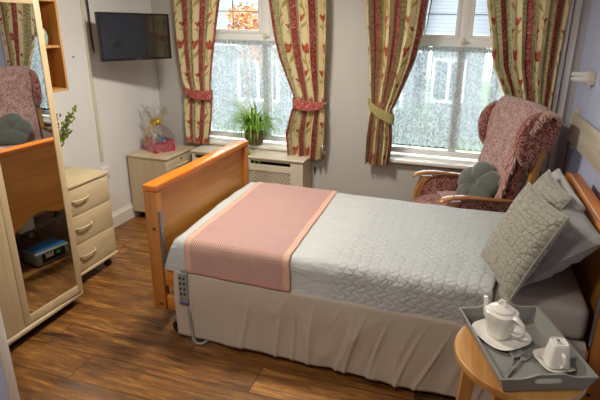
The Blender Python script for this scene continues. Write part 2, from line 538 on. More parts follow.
# ------------------------------------------------------------------ mesh helpers
class MB:
    def __init__(self):
        self.bm = bmesh.new()
        self.uvl = None

    def box(self, x0, x1, y0, y1, z0, z1, bev=0.0, seg=2, mtx=None):
        r = bmesh.ops.create_cube(self.bm, size=1.0)
        vs = r['verts']
        for v in vs:
            v.co = Vector(((x0 + x1) / 2 + v.co.x * (x1 - x0), (y0 + y1) / 2 + v.co.y * (y1 - y0), (z0 + z1) / 2 + v.co.z * (z1 - z0)))
        if bev > 0:
            es = list({e for v in vs for e in v.link_edges})
            r = bmesh.ops.bevel(self.bm, geom=es, offset=bev, segments=seg, affect='EDGES', profile=.5)
            vs = list({v for f in r['faces'] for v in f.verts} | {v for v in vs if v.is_valid})
        if mtx is not None:
            for v in vs:
                v.co = mtx @ v.co
        return self

    def ring_loft(self, rings, cap0=True, cap1=True, closed=True):
        vr = [[self.bm.verts.new(p) for p in r] for r in rings]
        n = len(vr[0])
        for a, b in zip(vr, vr[1:]):
            for i in range(n if closed else n - 1):
                j = (i + 1) % n
                self.bm.faces.new((a[i], a[j], b[j], b[i]))
        if closed and cap0:
            self.bm.faces.new(list(reversed(vr[0])))
        if closed and cap1:
            self.bm.faces.new(vr[-1])
        return self

    def tube(self, pts, r, n=8, caps=True):
        pts = [Vector(p) for p in pts]
        rs = r if isinstance(r, (list, tuple)) else [r] * len(pts)
        rings = []
        up = None
        for i, p in enumerate(pts):
            d = (pts[min(i + 1, len(pts) - 1)] - pts[max(i - 1, 0)])
            if d.length < 1e-9: d = Vector((0, 0, 1))
            d.normalize()
            if up is None:
                up = Vector((0, 0, 1)) if abs(d.z) < .9 else Vector((1, 0, 0))
            a = d.cross(up)
            if a.length < 1e-6:
                a = d.orthogonal()
            a.normalize(); b = a.cross(d).normalized(); up = b
            rings.append([p + (a * math.cos(2 * PI * k / n) + b * math.sin(2 * PI * k / n)) * rs[i] for k in range(n)])
        return self.ring_loft(rings, caps, caps)

    def lathe(self, prof, c=(0, 0, 0), n=32, cap0=True, cap1=True, sq=2.0, sx=1.0, sy=1.0, rot=0.0):
        """prof = (radius, z); sq>2 gives a rounded square"""
        rings = []
        for r, z in prof:
            ring = []
            for k in range(n):
                a = 2 * PI * k / n
                ca, sa = math.cos(a), math.sin(a)
                q = (abs(ca) ** sq + abs(sa) ** sq) ** (-1 / sq)
                x, y = ca * q * max(r, 1e-4) * sx, sa * q * max(r, 1e-4) * sy
                ring.append(Vector((c[0] + x * math.cos(rot) - y * math.sin(rot), c[1] + x * math.sin(rot) + y * math.cos(rot), c[2] + z)))
            rings.append(ring)
        return self.ring_loft(rings, cap0, cap1)

    def prism(self, pts, axis, a0, a1, bev=0.0):
        """2-D outline extruded along axis"""
        def mk(p, a):
            if axis == 'x': return Vector((a, p[0], p[1]))
            if axis == 'y': return Vector((p[0], a, p[1]))
            return Vector((p[0], p[1], a))
        v0 = [self.bm.verts.new(mk(p, a0)) for p in pts]
        v1 = [self.bm.verts.new(mk(p, a1)) for p in pts]
        n = len(pts)
        f0 = self.bm.faces.new(v0); f1 = self.bm.faces.new(list(reversed(v1)))
        for i in range(n):
            j = (i + 1) % n
            self.bm.faces.new((v0[j], v0[i], v1[i], v1[j]))
        if bev > 0:
            es = list(f0.edges) + list(f1.edges)
            bmesh.ops.bevel(self.bm, geom=es, offset=bev, segments=2, affect='EDGES', profile=.5)
        return self

    def grid(self, f, nu, nv, uv=None):
        if uv and self.uvl is None:
            self.uvl = self.bm.loops.layers.uv.new('UVMap')
        vs = [[self.bm.verts.new(f(i / nu, j / nv)) for j in range(nv + 1)] for i in range(nu + 1)]
        for i in range(nu):
            for j in range(nv):
                fc = self.bm.faces.new((vs[i][j], vs[i + 1][j], vs[i + 1][j + 1], vs[i][j + 1]))
                if uv:
                    for lp, (a, b) in zip(fc.loops, ((i, j), (i + 1, j), (i + 1, j + 1), (i, j + 1))):
                        lp[self.uvl].uv = uv(a / nu, b / nv)
        return self

    def ball(self, c, r, seg=12, sx=1, sy=1, sz=1):
        res = bmesh.ops.create_uvsphere(self.bm, u_segments=seg * 2, v_segments=seg, radius=1)
        for v in res['verts']:
            v.co = Vector((c[0] + v.co.x * r * sx, c[1] + v.co.y * r * sy, c[2] + v.co.z * r * sz))
        return self

    def xf(self, m):
        for v in self.bm.verts:
            v.co = m @ v.co
        return self

    def build(self, name, mat, parent=None, angle=35, weld=False, fixn=True, solid=0.0, subd=0):
        bm = self.bm
        if weld:
            bmesh.ops.remove_doubles(bm, verts=bm.verts, dist=1e-5)
        if fixn:
            bmesh.ops.recalc_face_normals(bm, faces=bm.faces)
        lim = math.radians(angle)
        for f in bm.faces: f.smooth = True
        for e in bm.edges:
            if len(e.link_faces) == 2 and e.calc_face_angle(0) > lim:
                e.smooth = False
        me = bpy.data.meshes.new(name)
        bm.to_mesh(me); bm.free()
        me.materials.append(mat)
        o = bpy.data.objects.new(name, me)
        COL.objects.link(o)
        if parent is not None: o.parent = parent
        if solid:
            md = o.modifiers.new('thickness', 'SOLIDIFY'); md.thickness = solid; md.offset = 0
        if subd:
            md = o.modifiers.new('smooth', 'SUBSURF'); md.levels = subd; md.render_levels = subd
        return o


def tag(o, label=None, cat=None, group=None, kind=None):
    if label: o['label'] = label
    if cat: o['category'] = cat
    if group: o['group'] = group
    if kind: o['kind'] = kind
    return o


def thing(name, label, cat, loc=(0, 0, 0), rz=0.0, group=None):
    o = bpy.data.objects.new(name, None)
    o.empty_display_size = .1
    o.location = loc; o.rotation_euler = (0, 0, rz)
    COL.objects.link(o)
    return tag(o, label, cat, group)


def struct(o):
    o['kind'] = 'structure'
    return o


def place(o, loc, rz=0.0):
    o.location = loc; o.rotation_euler = (0, 0, rz)
    return o


def nz(x, y, z=0.0):
    return mnoise.noise(Vector((x, y, z)))


def interp(tab, x):
    """tab sorted by first value; smooth interpolation of the rest"""
    if x <= tab[0][0]: return tab[0][1:]
    if x >= tab[-1][0]: return tab[-1][1:]
    for a, b in zip(tab, tab[1:]):
        if a[0] <= x <= b[0]:
            t = (x - a[0]) / (b[0] - a[0])
            return [p + (q - p) * t for p, q in zip(a[1:], b[1:])]

# ================================================================== STRUCTURE
XR = 3.62          # right wall
YB = 0.0           # window wall
YL = -4.7          # lobby end
WT = .30           # outer wall thickness
struct(MB().box(-.3, XR + .3, YL - .3, WT, -.12, 0.0).build('floor', M['floor']))
struct(MB().box(-.3, XR + .3, YL - .3, WT, CEIL, CEIL + .1).build('ceiling', M['ceil']))
struct(MB().box(-.2, 0.0, YL, WT, 0, CEIL).build('wall_left', M['wall_cream']))
struct(MB().box(XR, XR + .2, YL, WT, 0, CEIL).build('wall_right', M['wall_lav']))
struct(MB().box(-.2, XR + .2, YL - .2, YL, 0, CEIL).build('wall_front', M['wall_mauve']))
WIN = [(.42, 1.655), (2.14, 3.40)]
WZ0, WZ1 = .645, 2.32
mb = MB()
xs = [0.0, WIN[0][0], WIN[0][1], WIN[1][0], WIN[1][1], XR]
for i in (0, 2, 4):
    mb.box(xs[i], xs[i + 1], 0, WT, 0, CEIL)
for a, b in WIN:
    mb.box(a, b, 0, WT, 0, WZ0 - .035)
    mb.box(a, b, 0, WT, WZ1, CEIL)
struct(mb.build('wall_back', M['wall_mauve'], weld=True))
# partition between the lobby and the bedroom, ends in a white corner bead
PX, PY = 1.045, -2.70
struct(MB().box(0, PX - .014, PY, PY + .030, 0, CEIL).build('wall_partition', M['wall_lav']))
struct(MB().box(PX - .014, PX, PY - .004, PY + .034, 0, CEIL, .004).build('trim_1', M['trim']))


def baseboard(name, p0, p1, nrm, h=.133, d=.02):
    """moulded board from p0 to p1 (2-D), standing out along nrm"""
    p0 = Vector((p0[0], p0[1], 0)); p1 = Vector((p1[0], p1[1], 0)); n = Vector((nrm[0], nrm[1], 0))
    prof = [(0.001, 0.001), (d, 0.001), (d, h * .78), (d * .55, h * .88), (d * .35, h), (0.001, h)]
    mb = MB()
    mb.ring_loft([[p + n * a + Vector((0, 0, b)) for a, b in prof] for p in (p0, p1)])
    return struct(mb.build(name, M['trim'], angle=20))


baseboard('baseboard_left', (0, PY + .04), (0, -.001), (1, 0))
baseboard('baseboard_back', (1.58, 0), (XR - .001, 0), (0, -1))
baseboard('baseboard_right', (XR, YL + .01), (XR, -.03), (-1, 0))

# vertical boxing strip and pipe in the right corner
struct(MB().box(3.515, 3.56, -.022, -.001, .135, CEIL - .001, .006).build('trim_2', M['trim']))
pp = MB().tube([(3.488, -.03, .135), (3.488, -.03, CEIL - .001)], .014, 12).build('heating_pipe', M['trim'])
tag(pp, 'thin white vertical pipe beside the right-hand curtain in the corner', 'pipe')


def window(idx, x0, x1, xm):
    root = bpy.data.objects.new('window_%d' % idx, None)
    COL.objects.link(root); root['kind'] = 'structure'
    root.location = ((x0 + x1) / 2, .1, WZ0)
    ox = (x0 + x1) / 2
    L = lambda x: x - ox
    f = MB()
    fw = .045
    y0, y1 = .0, .07
    zt, zb = WZ1 - WZ0, 0.02
    f.box(L(x0), L(x0) + fw, y0, y1, zb, zt, .006)
    f.box(L(x1) - fw, L(x1), y0, y1, zb, zt, .006)
    f.box(L(x0) + fw, L(x1) - fw, y0, y1, zb, zb + .05, .006)
    f.box(L(x0) + fw, L(x1) - fw, y0, y1, zt - .05, zt, .006)
    f.box(L(xm) - .033, L(xm) + .033, y0 - .006, y1, zb + .05, zt - .05, .006)
    f.build('frame', M['upvc'], root)
    tr = MB(); zT = 1.59 - WZ0
    tr.box(L(x0) + fw, L(xm) - .033, y0 - .004, y1, zT - .012, zT + .045, .006)
    tr.box(L(xm) + .033, L(x1) - fw, y0 - .004, y1, zT - .012, zT + .045, .006)
    tr.build('transom', M['upvc'], root)
    for a, b in ((x0 + fw, xm - .033), (xm + .033, x1 - fw)):
        s = MB(); z0, z1, w = zT + .045, zt - .05, .034
        a_, b_ = L(a), L(b)
        s.box(a_, a_ + w, y0 - .012, y1 - .02, z0, z1, .006)
        s.box(b_ - w, b_, y0 - .012, y1 - .02, z0, z1, .006)
        s.box(a_ + w, b_ - w, y0 - .012, y1 - .02, z0, z0 + w, .006)
        s.box(a_ + w, b_ - w, y0 - .012, y1 - .02, z1 - w, z1, .006)
        s.build('top_sash', M['upvc'], root)
        g = MB().box(a_ + w, b_ - w, y0 + .028, y0 + .032, z0 + w, z1 - w).build('pane', M['glass'], root)
        ld = MB(); am = (a_ + b_) / 2
        ld.box(am - .004, am + .004, y0 + .022, y0 + .027, z0 + w, z1 - w)
        for zz in (z0 + w + .155, z0 + w + .34):
            ld.box(a_ + w, b_ - w, y0 + .022, y0 + .027, zz - .004, zz + .004)
        ld.build('leading', M['lead'], g)
        MB().box(a_, b_, y0 + .030, y0 + .034, zb + .05, zT - .012).build('pane', M['glass'], root)
    lt = MB()
    lt.box(L(xm) - .016, L(xm) + .016, y0 - .022, y0 - .006, zT + .0, zT + .055, .004)
    lt.box(L(xm) - .012, L(xm) + .045, y0 - .034, y0 - .022, zT + .02, zT + .036, .004)
    lt.build('latch', M['cream_plastic'], root)
    # sill: board that runs out over the wall with a rounded nose
    s = MB()
    s.box(L(x0) - .03, L(x1) + .03, -.165 if idx == 2 else -.125, -.1001, -.033, -.001, .010, 3)
    s.box(L(x0) + .001, L(x1) - .001, -.12, .07, -.034, 0.0)
    s.build('sill', M['trim'], root)
    return root


window(1, WIN[0][0], WIN[0][1], 1.08)
window(2, WIN[1][0], WIN[1][1], 2.77)

# ================================================================== OUTSIDE
GZ = -1.3
struct(MB().box(-16, 22, .35, 26, GZ - .1, GZ).build('ground_outside', M['grass']))


def house(x0, x1, y0, ze, zr, wall, label, wins):
    r = thing('terraced_house', label, 'house', ((x0 + x1) / 2, y0, GZ))
    L = lambda x: x - (x0 + x1) / 2
    MB().box(L(x0), L(x1), 0, 5, 0, ze - GZ).build('wall', wall, r)
    MB().prism([(-.35, ze - GZ - .05), (2.5, zr - GZ), (5.35, ze - GZ - .05), (5.3, ze - GZ - .2), (2.5, zr - GZ - .2), (-.3, ze - GZ - .2)],
               'x', L(x0) - .2, L(x1) + .2).build('roof', M['roof'], r)
    gt = MB(); gt.box(L(x0) - .2, L(x1) + .2, -.45, -.33, ze - GZ - .16, ze - GZ - .05)
    gt.build('gutter', M['upvc'], r)
    for (wx, wz, ww, wh) in wins:
        fr = MB()
        a, b, c, d = L(wx), L(wx) + ww, wz - GZ, wz + wh - GZ
        t = .07
        fr.box(a, b, -.06, .02, c, c + t); fr.box(a, b, -.06, .02, d - t, d)
        fr.box(a, a + t, -.06, .02, c + t, d - t); fr.box(b - t, b, -.06, .02, c + t, d - t)
        fr.box((a + b) / 2 - t / 2, (a + b) / 2 + t / 2, -.06, .02, c + t, d - t)
        f = fr.build('window', M['upvc'], r)
        MB().box(a + t, b - t, -.01, -.005, c + t, d - t).build('pane', M['dark_glass'], f)
    return r


house(-8.0, 1.55, 9.0, 1.25, 3.6, M['render'], 'pale rendered house with grey tiled roof seen through left window', [(-6.2, -.9, 1.2, 1.2), (-3.6, -.5, 1.3, 1.2), (-1.7, -.5, 1.3, 1.2), (.1, -.5, 1.2, 1.2)])
house(1.95, 3.35, 9.6, 1.5, 3.3, M['render'], 'narrow pale house with grey roof behind left pane of right window', [(2.0, -.3, .9, 1.2)])
house(3.8, 11.0, 9.2, 1.9, 4.3, M['brick'], 'buff brick house seen at the right edge of the right window', [(4.2, -.2, 1.3, 1.3), (4.4, 1.0, 1.0, .7), (6.6, -.2, 1.3, 1.3)])


def leaf_blob(mb, c, r, n, s, rnd, sz=1.0):
    for i in range(n):
        d = Vector((rnd.gauss(0, 1), rnd.gauss(0, 1), rnd.gauss(0, 1))).normalized() * r * (rnd.random() ** .4)
        p = Vector(c) + Vector((d.x, d.y, d.z * sz))
        a = Vector((rnd.gauss(0, 1), rnd.gauss(0, 1), rnd.gauss(0, 1))).normalized()
        b = a.orthogonal().normalized()
        a *= s; b *= s * .6
        vs = [mb.bm.verts.new(p + q) for q in (-a, b, a, -b)]
        mb.bm.faces.new(vs)


rnd = random.Random(4)
tr = thing('autumn_tree', 'orange-leaved tree outside the left window', 'tree', (-1.95, 6.0, GZ))
MB().tube([(0, 0, 0), (.05, 0, 1.2), (-.03, .05, 2.4), (.1, 0, 3.2)], [.09, .07, .05, .02], 8).build('trunk', M['stem'], tr)
mb = MB(); leaf_blob(mb, (.05, 0, 3.05), .46, 420, .055, rnd, .85); leaf_blob(mb, (.2, .2, 2.5), .45, 260, .055, rnd)
mb.build('foliage', M['autumn'], tr)
tr = thing('garden_bush', 'green bush outside behind the lace of the right window', 'bush', (2.0, 5.0, GZ))
MB().tube([(0, 0, 0), (.05, 0, .9)], [.05, .03], 8).build('stem', M['stem'], tr)
mb = MB(); leaf_blob(mb, (0, 0, .85), .7, 1500, .07, rnd, 1.1)
mb.build('foliage', M['hedge'], tr)

# ================================================================== WALL FITTINGS, LEFT
tk = MB().box(.0005, .014, -.862, -.838, .62, CEIL - .001, .003).build('cable_trunking', M['cream_plastic'])
tag(tk, 'narrow cream cable trunking running up the left wall', 'cable trunking')
sk = thing('wall_socket', 'small white wall socket at the foot of the cable trunking', 'socket', (0, -.825, .50))
MB().box(.0005, .012, -.043, .043, -.043, .06, .004).build('plate', M['white_plastic'], sk)
MB().box(.012, .018, -.02, -.006, -.01, .02, .002).box(.012, .018, .006, .02, -.01, .02, .002).build('switch', M['white_plastic'], sk)

# television on a swivel arm
LT, RT = Vector((.187, -.92)), Vector((.414, -.365))
ctr = (LT + RT) / 2; dv = (RT - LT); ang = math.atan2(dv.y, dv.x)
tv = thing('television', 'black flat screen television hung on the left wall on a swivel arm', 'television', (ctr.x, ctr.y, 1.605), ang)
W2 = dv.length / 2; H2 = .178
MB().box(-W2, W2, .0, .035, -H2, H2, .006).box(-W2 * .6, W2 * .6, .03, .055, -H2 * .75, H2 * .6, .012).build('casing', M['black'], tv)
mb = MB()
for a in ((-W2, W2, -.004, .002, H2 - .012, H2), (-W2, W2, -.004, .002, -H2, -H2 + .016), (-W2, -W2 + .012, -.004, .002, -H2 + .016, H2 - .012), (W2 - .012, W2, -.004, .002, -H2 + .016, H2 - .012)):
    mb.box(*a)
mb.build('bezel', M['black'], tv)
MB().box(-W2 + .012, W2 - .012, -.0015, -.0005, -H2 + .016, H2 - .012).build('screen', M['black_gloss'], tv)
MB().box(-.02, .02, -.006, -.003, -H2 + .004, -H2 + .010).build('badge', M['grey_metal'], tv)
inv = Matrix.Rotation(-ang, 4, 'Z')
def tvl(p):
    q = Vector(p) - Vector((ctr.x, ctr.y, 1.605)); return inv @ q
mb = MB()
mb.tube([tvl((.03, -.42, 1.56)), tvl((.12, -.48, 1.56)), tvl((ctr.x - .05, ctr.y + .02, 1.58))], .016, 10)
mb.tube([tvl((.026, -.42, 1.46)), tvl((.026, -.42, 1.68))], .022, 10)
mb.build('wall_bracket', M['grey_metal'], tv)
cb = MB().tube([(.012, -.80, CEIL - .002), (.012, -.80, 2.0), (.012, -.795, 1.8), (.014, -.80, 1.6), (.02, -.80, 1.48)], .004, 6)
cb.tube([(.012, -.825, CEIL - .002), (.012, -.82, 2.0), (.013, -.81, 1.8), (.018, -.815, 1.6), (.018, -.81, 1.50)], .003, 6)
tag(cb.build('television_cable', M['black']), 'thin black cables hanging beside the left edge of the television', 'cable')
tag(MB().ball((.004, -1.0, 1.46), .006, 6).build('wall_nail', M['dark']), 'tiny dark nail in the left wall near the shelf unit', 'nail')

# open wall shelf
sh = thing('wall_shelf', 'honey oak two-compartment open shelf unit on the left wall', 'wall shelf', (0, 0, 0))
sx, sy0, sy1, sz0, sz1, t_ = .20, -1.95, -1.288, 1.262, 1.85, .016
MB().box(.001, .008, sy0 + t_, sy1 - t_, sz0 + t_, sz1 - t_).build('back_panel', M['oak_shelf'], sh)
for y in (sy0, sy1 - t_):
    MB().box(.001, sx, y, y + t_, sz0, sz1, .002).build('side_panel', M['oak_shelf'], sh)
MB().box(.001, sx, sy0 + t_, sy1 - t_, sz0, sz0 + t_, .002).build('bottom_panel', M['oak_edge'], sh)
MB().box(.001, sx, sy0 + t_, sy1 - t_, sz1 - t_, sz1, .002).build('top_panel', M['oak_edge'], sh)
MB().box(.008, sx - .004, sy0 + t_, sy1 - t_, 1.545, 1.545 + t_, .002).build('middle_shelf', M['oak_edge'], sh)
mb = MB()
mb.box(sx, sx + .004, sy1 - t_, sy1, sz0, sz1); mb.box(sx, sx + .004, sy0, sy1 - t_, sz0, sz0 + t_); mb.box(sx, sx + .004, sy0, sy1 - t_, sz1 - t_, sz1)
mb.build('edge_strip', M['oak_edge'], sh)
jr = thing('glazed_jar', 'pale green rounded jar on the middle shelf of the wall unit', 'jar', (.13, -1.365, 1.561))
MB().lathe([(.012, 0), (.022, .003), (.028, .03), (.030, .055), (.024, .085), (.018, .098), (.016, .105)], n=24).build('body', M['jar'], jr)
MB().lathe([(.018, .105), (.02, .109), (.018, .119), (.004, .124)], n=20).build('stopper', M['dark'], jr)

# ================================================================== WARDROBE
WX, WYR, WYL = .6075, -1.8322, -2.62
wr = thing('wardrobe', 'tall pale maple wardrobe with a mirrored door at the left edge of the room', 'wardrobe', (WX, WYR, 0), math.radians(-0.0))
WH = 1.90; WD = .56
mb = MB()
mb.box(-WD, -.022, -.018, 0, .08, WH, .001); mb.box(-WD, -.022, WYL - WYR, WYL - WYR + .018, .08, WH, .001)
mb.box(-WD, -.022, WYL - WYR + .018, -.018, WH - .018, WH, .001); mb.box(-WD, -WD + .008, WYL - WYR + .018, -.018, .08, WH - .018)
mb.build('carcass', M['maple'], wr)
MB().box(-WD, .012, WYL - WYR - .005, .008, .062, .092, .010, 3).build('base_lip', M['maple_y'], wr)
MB().box(-WD + .02, -.045, WYL - WYR + .03, -.03, .001, .062).build('plinth', M['black'], wr)
MB().box(-.021, 0, WYL - WYR, -2.2373 - WYR - .003, .096, WH, .003).build('door', M['maple'], wr)
# the mirrored door stands a touch ajar
dr = MB()
dy = -2.2373 - WYR; fw = .038
dl = -dy
def D(mb, y0, y1, x0, x1, z0, z1, bev=.002):
    mb.box(x0, x1, y0, y1, z0, z1, bev)
ajar = math.radians(2.8)
D(dr, 0, fw, -.020, 0, .098, WH); D(dr, dl - fw, dl - .001, -.020, 0, .098, WH)
D(dr, fw, dl - fw, -.020, 0, .098, .150); D(dr, fw, dl - fw, -.020, 0, 1.800, WH)
door = dr.build('door', M['maple'], wr)
door.location = (0, dy, 0); door.rotation_euler = (0, 0, -ajar)
gl = MB().box(-.006, -.004, fw - .002, dl - fw + .002, .148, 1.802).build('mirror', M['mirror'], door)

# ================================================================== CHEST OF DRAWERS
cx, cy, cz = .4637, -1.3226, .7167
ch = thing('chest_of_drawers', 'pale maple three-drawer chest on castors beside the wardrobe', 'chest of drawers', (cx, cy, 0))
cw = .485
MB().box(-.44, .006, -cw - .004, .004, cz - .022, cz, .006, 3).build('top', M['maple_y'], ch)
mb = MB()
mb.box(-.43, -.020, -.016, 0, .10, cz - .022); mb.box(-.43, -.020, -cw, -cw + .016, .10, cz - .022)
mb.box(-.43, -.42, -cw + .016, -.016, .10, cz - .022); mb.box(-.42, -.024, -cw + .016, -.016, .10, .115)
mb.build('carcass', M['maple'], ch)
MB().box(-.43, .010, -cw - .006, .006, .080, .102, .008, 3).build('base_lip', M['maple_y'], ch)
zs = [.105, .305, .505, cz - .028]
for a, b in zip(zs, zs[1:]):
    d = MB().box(-.020, 0, -cw + .001, -.001, a + .003, b - .003, .003).build('drawer', M['maple_y'], ch)
    zc = (a + b) / 2 + .01
    y0, y1 = -.335, -.205
    if a > .5: zc += .0
    pts = [(0.0, y0, zc), (.010, y0 + .004, zc), (.022, y0 + .022, zc), (.026, (y0 + y1) / 2, zc), (.022, y1 - .022, zc), (.010, y1 - .004, zc), (0.0, y1, zc)]
    MB().tube(pts, [.008, .007, .006, .006, .006, .007, .008], 10).build('handle', M['maple_y'], d)
for (x, y) in ((-.04, -.06), (-.04, -cw + .06), (-.38, -.06), (-.38, -cw + .06)):
    c = MB().tube([(x - .012, y, .026), (x + .012, y, .026)], .025, 16).box(x - .014, x + .014, y - .010, y + .010, .035, .082).build('castor', M['rubber'], ch)

# leafy sprig in a vase on the chest
vs = thing('leafy_sprig_vase', 'green leafy sprigs on the chest of drawers, partly hidden behind the wardrobe', 'plant', (.27, -1.56, cz))
MB().lathe([(.03, .0), (.04, .02), (.042, .09), (.022, .15), (.024, .17)], n=24).build('vase', M['jar'], vs)
rnd = random.Random(9)
st = MB(); lf = MB()
for k, (tx, ty, tz) in enumerate([(.02, .225, .45), (.03, .16, .36), (-.02, .20, .40), (.0, .08, .42), (.04, .12, .30), (0.02, .04, .37)]):
    p0 = Vector((0, 0, .15)); p1 = Vector((tx, ty, tz))
    mid = p0 + (p1 - p0) * .5 + Vector((0, .0, .03))
    pts = [p0, mid, p1]
    st.tube(pts, [.004, .003, .0015], 6)
    for i in range(34):
        s = .2 + .8 * i / 33
        p = (p0 * (1 - s) ** 2 + mid * 2 * s * (1 - s) + p1 * s * s)
        p += Vector((rnd.uniform(-1, 1), rnd.uniform(-1, 1), rnd.uniform(-1, 1))) * .018
        a = Vector((rnd.gauss(0, .6), rnd.gauss(0, 1), rnd.gauss(0.3, 1))).normalized() * .016
        b = a.orthogonal().normalized() * .008
        c = a.cross(b).normalized() * .002
        v = [lf.bm.verts.new(p + q) for q in (-a, b + c, a, -b + c)]
        lf.bm.faces.new(v)
st.build('stem', M['stem'], vs); lf.build('leaves', M['leaf_dark'], vs)

# ================================================================== BEDSIDE CABINET
kx, ky, kz = .4247, -.57, .6039
kb = thing('bedside_cabinet', 'greyed oak bedside cabinet in the corner behind the footboard', 'cabinet', (kx, ky, 0))
kw = .44
MB().box(-kx + .024, .008, -.008, kw + .008, kz - .022, kz, .006, 3).build('top', M['maple_greyx'], kb)
mb = MB()
mb.box(-kx + .03, -.02, 0, .016, .07, kz - .022); mb.box(-kx + .03, -.02, kw - .016, kw, .07, kz - .022)
mb.box(-kx + .03, -.02, .016, kw - .016, .07, .086)
mb.box(-kx + .03, -kx + .038, .016, kw - .016, .086, kz - .022)
mb.build('carcass', M['maple_grey'], kb)
dw = MB().box(-.020, 0, .001, kw - .001, .445, kz - .027, .003).build('drawer', M['maple_greyx'], kb)
MB().tube([(0, kw / 2, kz - .055), (.003, kw / 2, kz - .055)], .010, 14).build('lock', M['dark'], dw)
MB().tube([(0.0, .14, .505), (.018, .15, .505), (.024, .22, .505), (.018, .29, .505), (0.0, .30, .505)], .006, 8).build('handle', M['cream_plastic'], dw)
dd = MB().box(-.020, 0, .001, kw - .001, .075, .440, .003).build('door', M['maple_grey'], kb)
MB().tube([(0.0, .06, .25), (.02, .06, .26), (.024, .06, .31), (.02, .06, .36), (0.0, .06, .37)], .006, 8).build('handle', M['cream_plastic'], dd)
for (x, y) in ((-.05, .05), (-.05, kw - .05), (-.35, .05), (-.35, kw - .05)):
    MB().tube([(x - .010, y, .022), (x + .010, y, .022)], .021, 14).box(x - .012, x + .012, y - .010, y + .010, .03, .072).build('castor', M['rubber'], kb)

# gift hamper
ga = math.radians(-28)
gh = thing('gift_hamper', 'magenta gift box wrapped in clear cellophane on the bedside cabinet', 'gift hamper', (.20, -.345, kz), ga)
a_, b_, h_ = .113, .098, .098
mb = MB()
mb.box(-a_, a_, -b_, b_, 0, .004)
mb.box(-a_, -a_ + .004, -b_, b_, .004, h_); mb.box(a_ - .004, a_, -b_, b_, .004, h_)
mb.box(-a_ + .004, a_ - .004, -b_, -b_ + .004, .004, h_); mb.box(-a_ + .004, a_ - .004, b_ - .004, b_, .004, h_)
mb.build('box', M['pink_box'], gh)
def cel(u, v):
    a = 2 * PI * u
    z = v
    prof = [(0.0, 1.04, 0), (.25, 1.16, .10), (.5, 1.12, .18), (.7, .66, .25), (.78, .16, .29), (.86, .55, .345), (1.0, 1.15, .43)]
    r, zz = interp(prof, v)
    ca, sa = math.cos(a), math.sin(a)
    q = (abs(ca) ** 5 + abs(sa) ** 5) ** (-1 / 5) if v < .5 else 1 + (v < .7) * .1
    w = 1 + .10 * math.sin(9 * a + 3 * v) * max(0, v - .15) + .22 * math.sin(7 * a) * max(0, v - .8) * 3
    return Vector((ca * q * a_ * r * w, sa * q * b_ * r * w, zz * .88 + (.05 * math.sin(5 * a + 1) * max(0, v - .8) * 4)))
MB().grid(cel, 72, 28).build('cellophane', M['cello'], gh, weld=True)
bw = MB()
rnd = random.Random(3)
for i in range(12):
    a = 2 * PI * i / 12 + .2; L_ = .05 + .02 * rnd.random()
    d = Vector((math.cos(a), math.sin(a), .1 + .35 * rnd.random())); s_ = Vector((-math.sin(a), math.cos(a), 0))
    c0 = Vector((0, 0, .250))
    for k in range(8):
        t0, t1 = k / 8 * PI, (k + 1) / 8 * PI
        def q(t): return c0 + d * L_ * math.sin(t) + Vector((0, 0, 1)) * .022 * math.sin(2 * t)
        p, r2 = q(t0), q(t1)
        v_ = [bw.bm.verts.new(w) for w in (p - s_ * .009, p + s_ * .009, r2 + s_ * .009, r2 - s_ * .009)]
        bw.bm.faces.new(v_)
for i in range(5):
    a = -2.2 + i * .35
    pts = []
    for k in range(14):
        s = k / 13
        pts.append(Vector((math.cos(a) * (.02 + .11 * s) + .008 * math.sin(s * 16), math.sin(a) * (.02 + .11 * s),   .265 - .17 * s * s + .008 * math.cos(s * 16))))
    bw.tube(pts, .003, 5)
bw.build('ribbon_bow', M['gold'], gh, weld=True)
def hloc(x, y, z=0.004):
    v = Matrix.Rotation(ga, 4, 'Z') @ Vector((x, y, 0)); return (.20 + v.x, -.345 + v.y, kz + z)
o = MB().lathe([(.016, 0), (.018, .01), (.018, .11), (.010, .125), (.009, .14), (.011, .141), (.011, .16), (.004, .162)], n=20).build('toiletry_bottle', M['teal'])
tag(place(o, hloc(.045, -.02)), 'teal toiletry bottle standing up in the gift box', 'bottle')
o = MB().lathe([(.022, 0), (.024, .01), (.024, .10), (.02, .115), (.004, .118)], n=20).build('toiletry_tub', M['blue'])
tag(place(o, hloc(.01, .035)), 'blue toiletry tub standing in the gift box', 'tub')
o = MB().box(-.03, .03, -.02, .02, 0, .135, .012, 3).build('soap_packet', M['cream_soap'])
tag(place(o, hloc(-.05, -.01), ga), 'cream wrapped packet at the left in the gift box', 'packet')

# ================================================================== RADIATOR COVER
ry, rz_ = -.25, .604
rc = thing('radiator_cover', 'cream painted radiator cover with lattice grille under the left window', 'radiator cover', (1.0, 0, 0))
x0, x1 = .47 - 1.0, 1.55 - 1.0
MB().box(x0 - .01, x1 + .012, ry - .008, -.001, rz_ - .022, rz_, .008, 3).build('top_shelf', M['grille'], rc)
mb = MB()
fy0, fy1 = ry + .006, ry + .024
zt_ = rz_ - .022
gx0, gx1, gz0, gz1 = 1.03 - 1, 1.435 - 1, .14, .475
hx0, hx1 = x0 + .06, -.06
mb.box(x0, x1, fy0, fy1, .001, gz0)
mb.box(x0, x1, fy0, fy1, gz1, .530)
for a, b in ((x0, hx0), (hx1, gx0), (gx1, x1)):
    mb.box(a, b, fy0, fy1, gz0, gz1)
for a, b in ((x0, x0 + .03), (-.08, .055), (1.435 - 1, x1)):
    mb.box(a, b, fy0, fy1, .530, zt_)
mb.box(x0 + .03, -.08, fy0, fy1, .565, zt_); mb.box(.055, gx1, fy0, fy1, .565, zt_)
mb.box(x1 - .018, x1, fy1, -.001, .001, zt_); mb.box(x0, x0 + .018, fy1, -.001, .001, zt_)
mb.build('front_panel', M['grille'], rc)
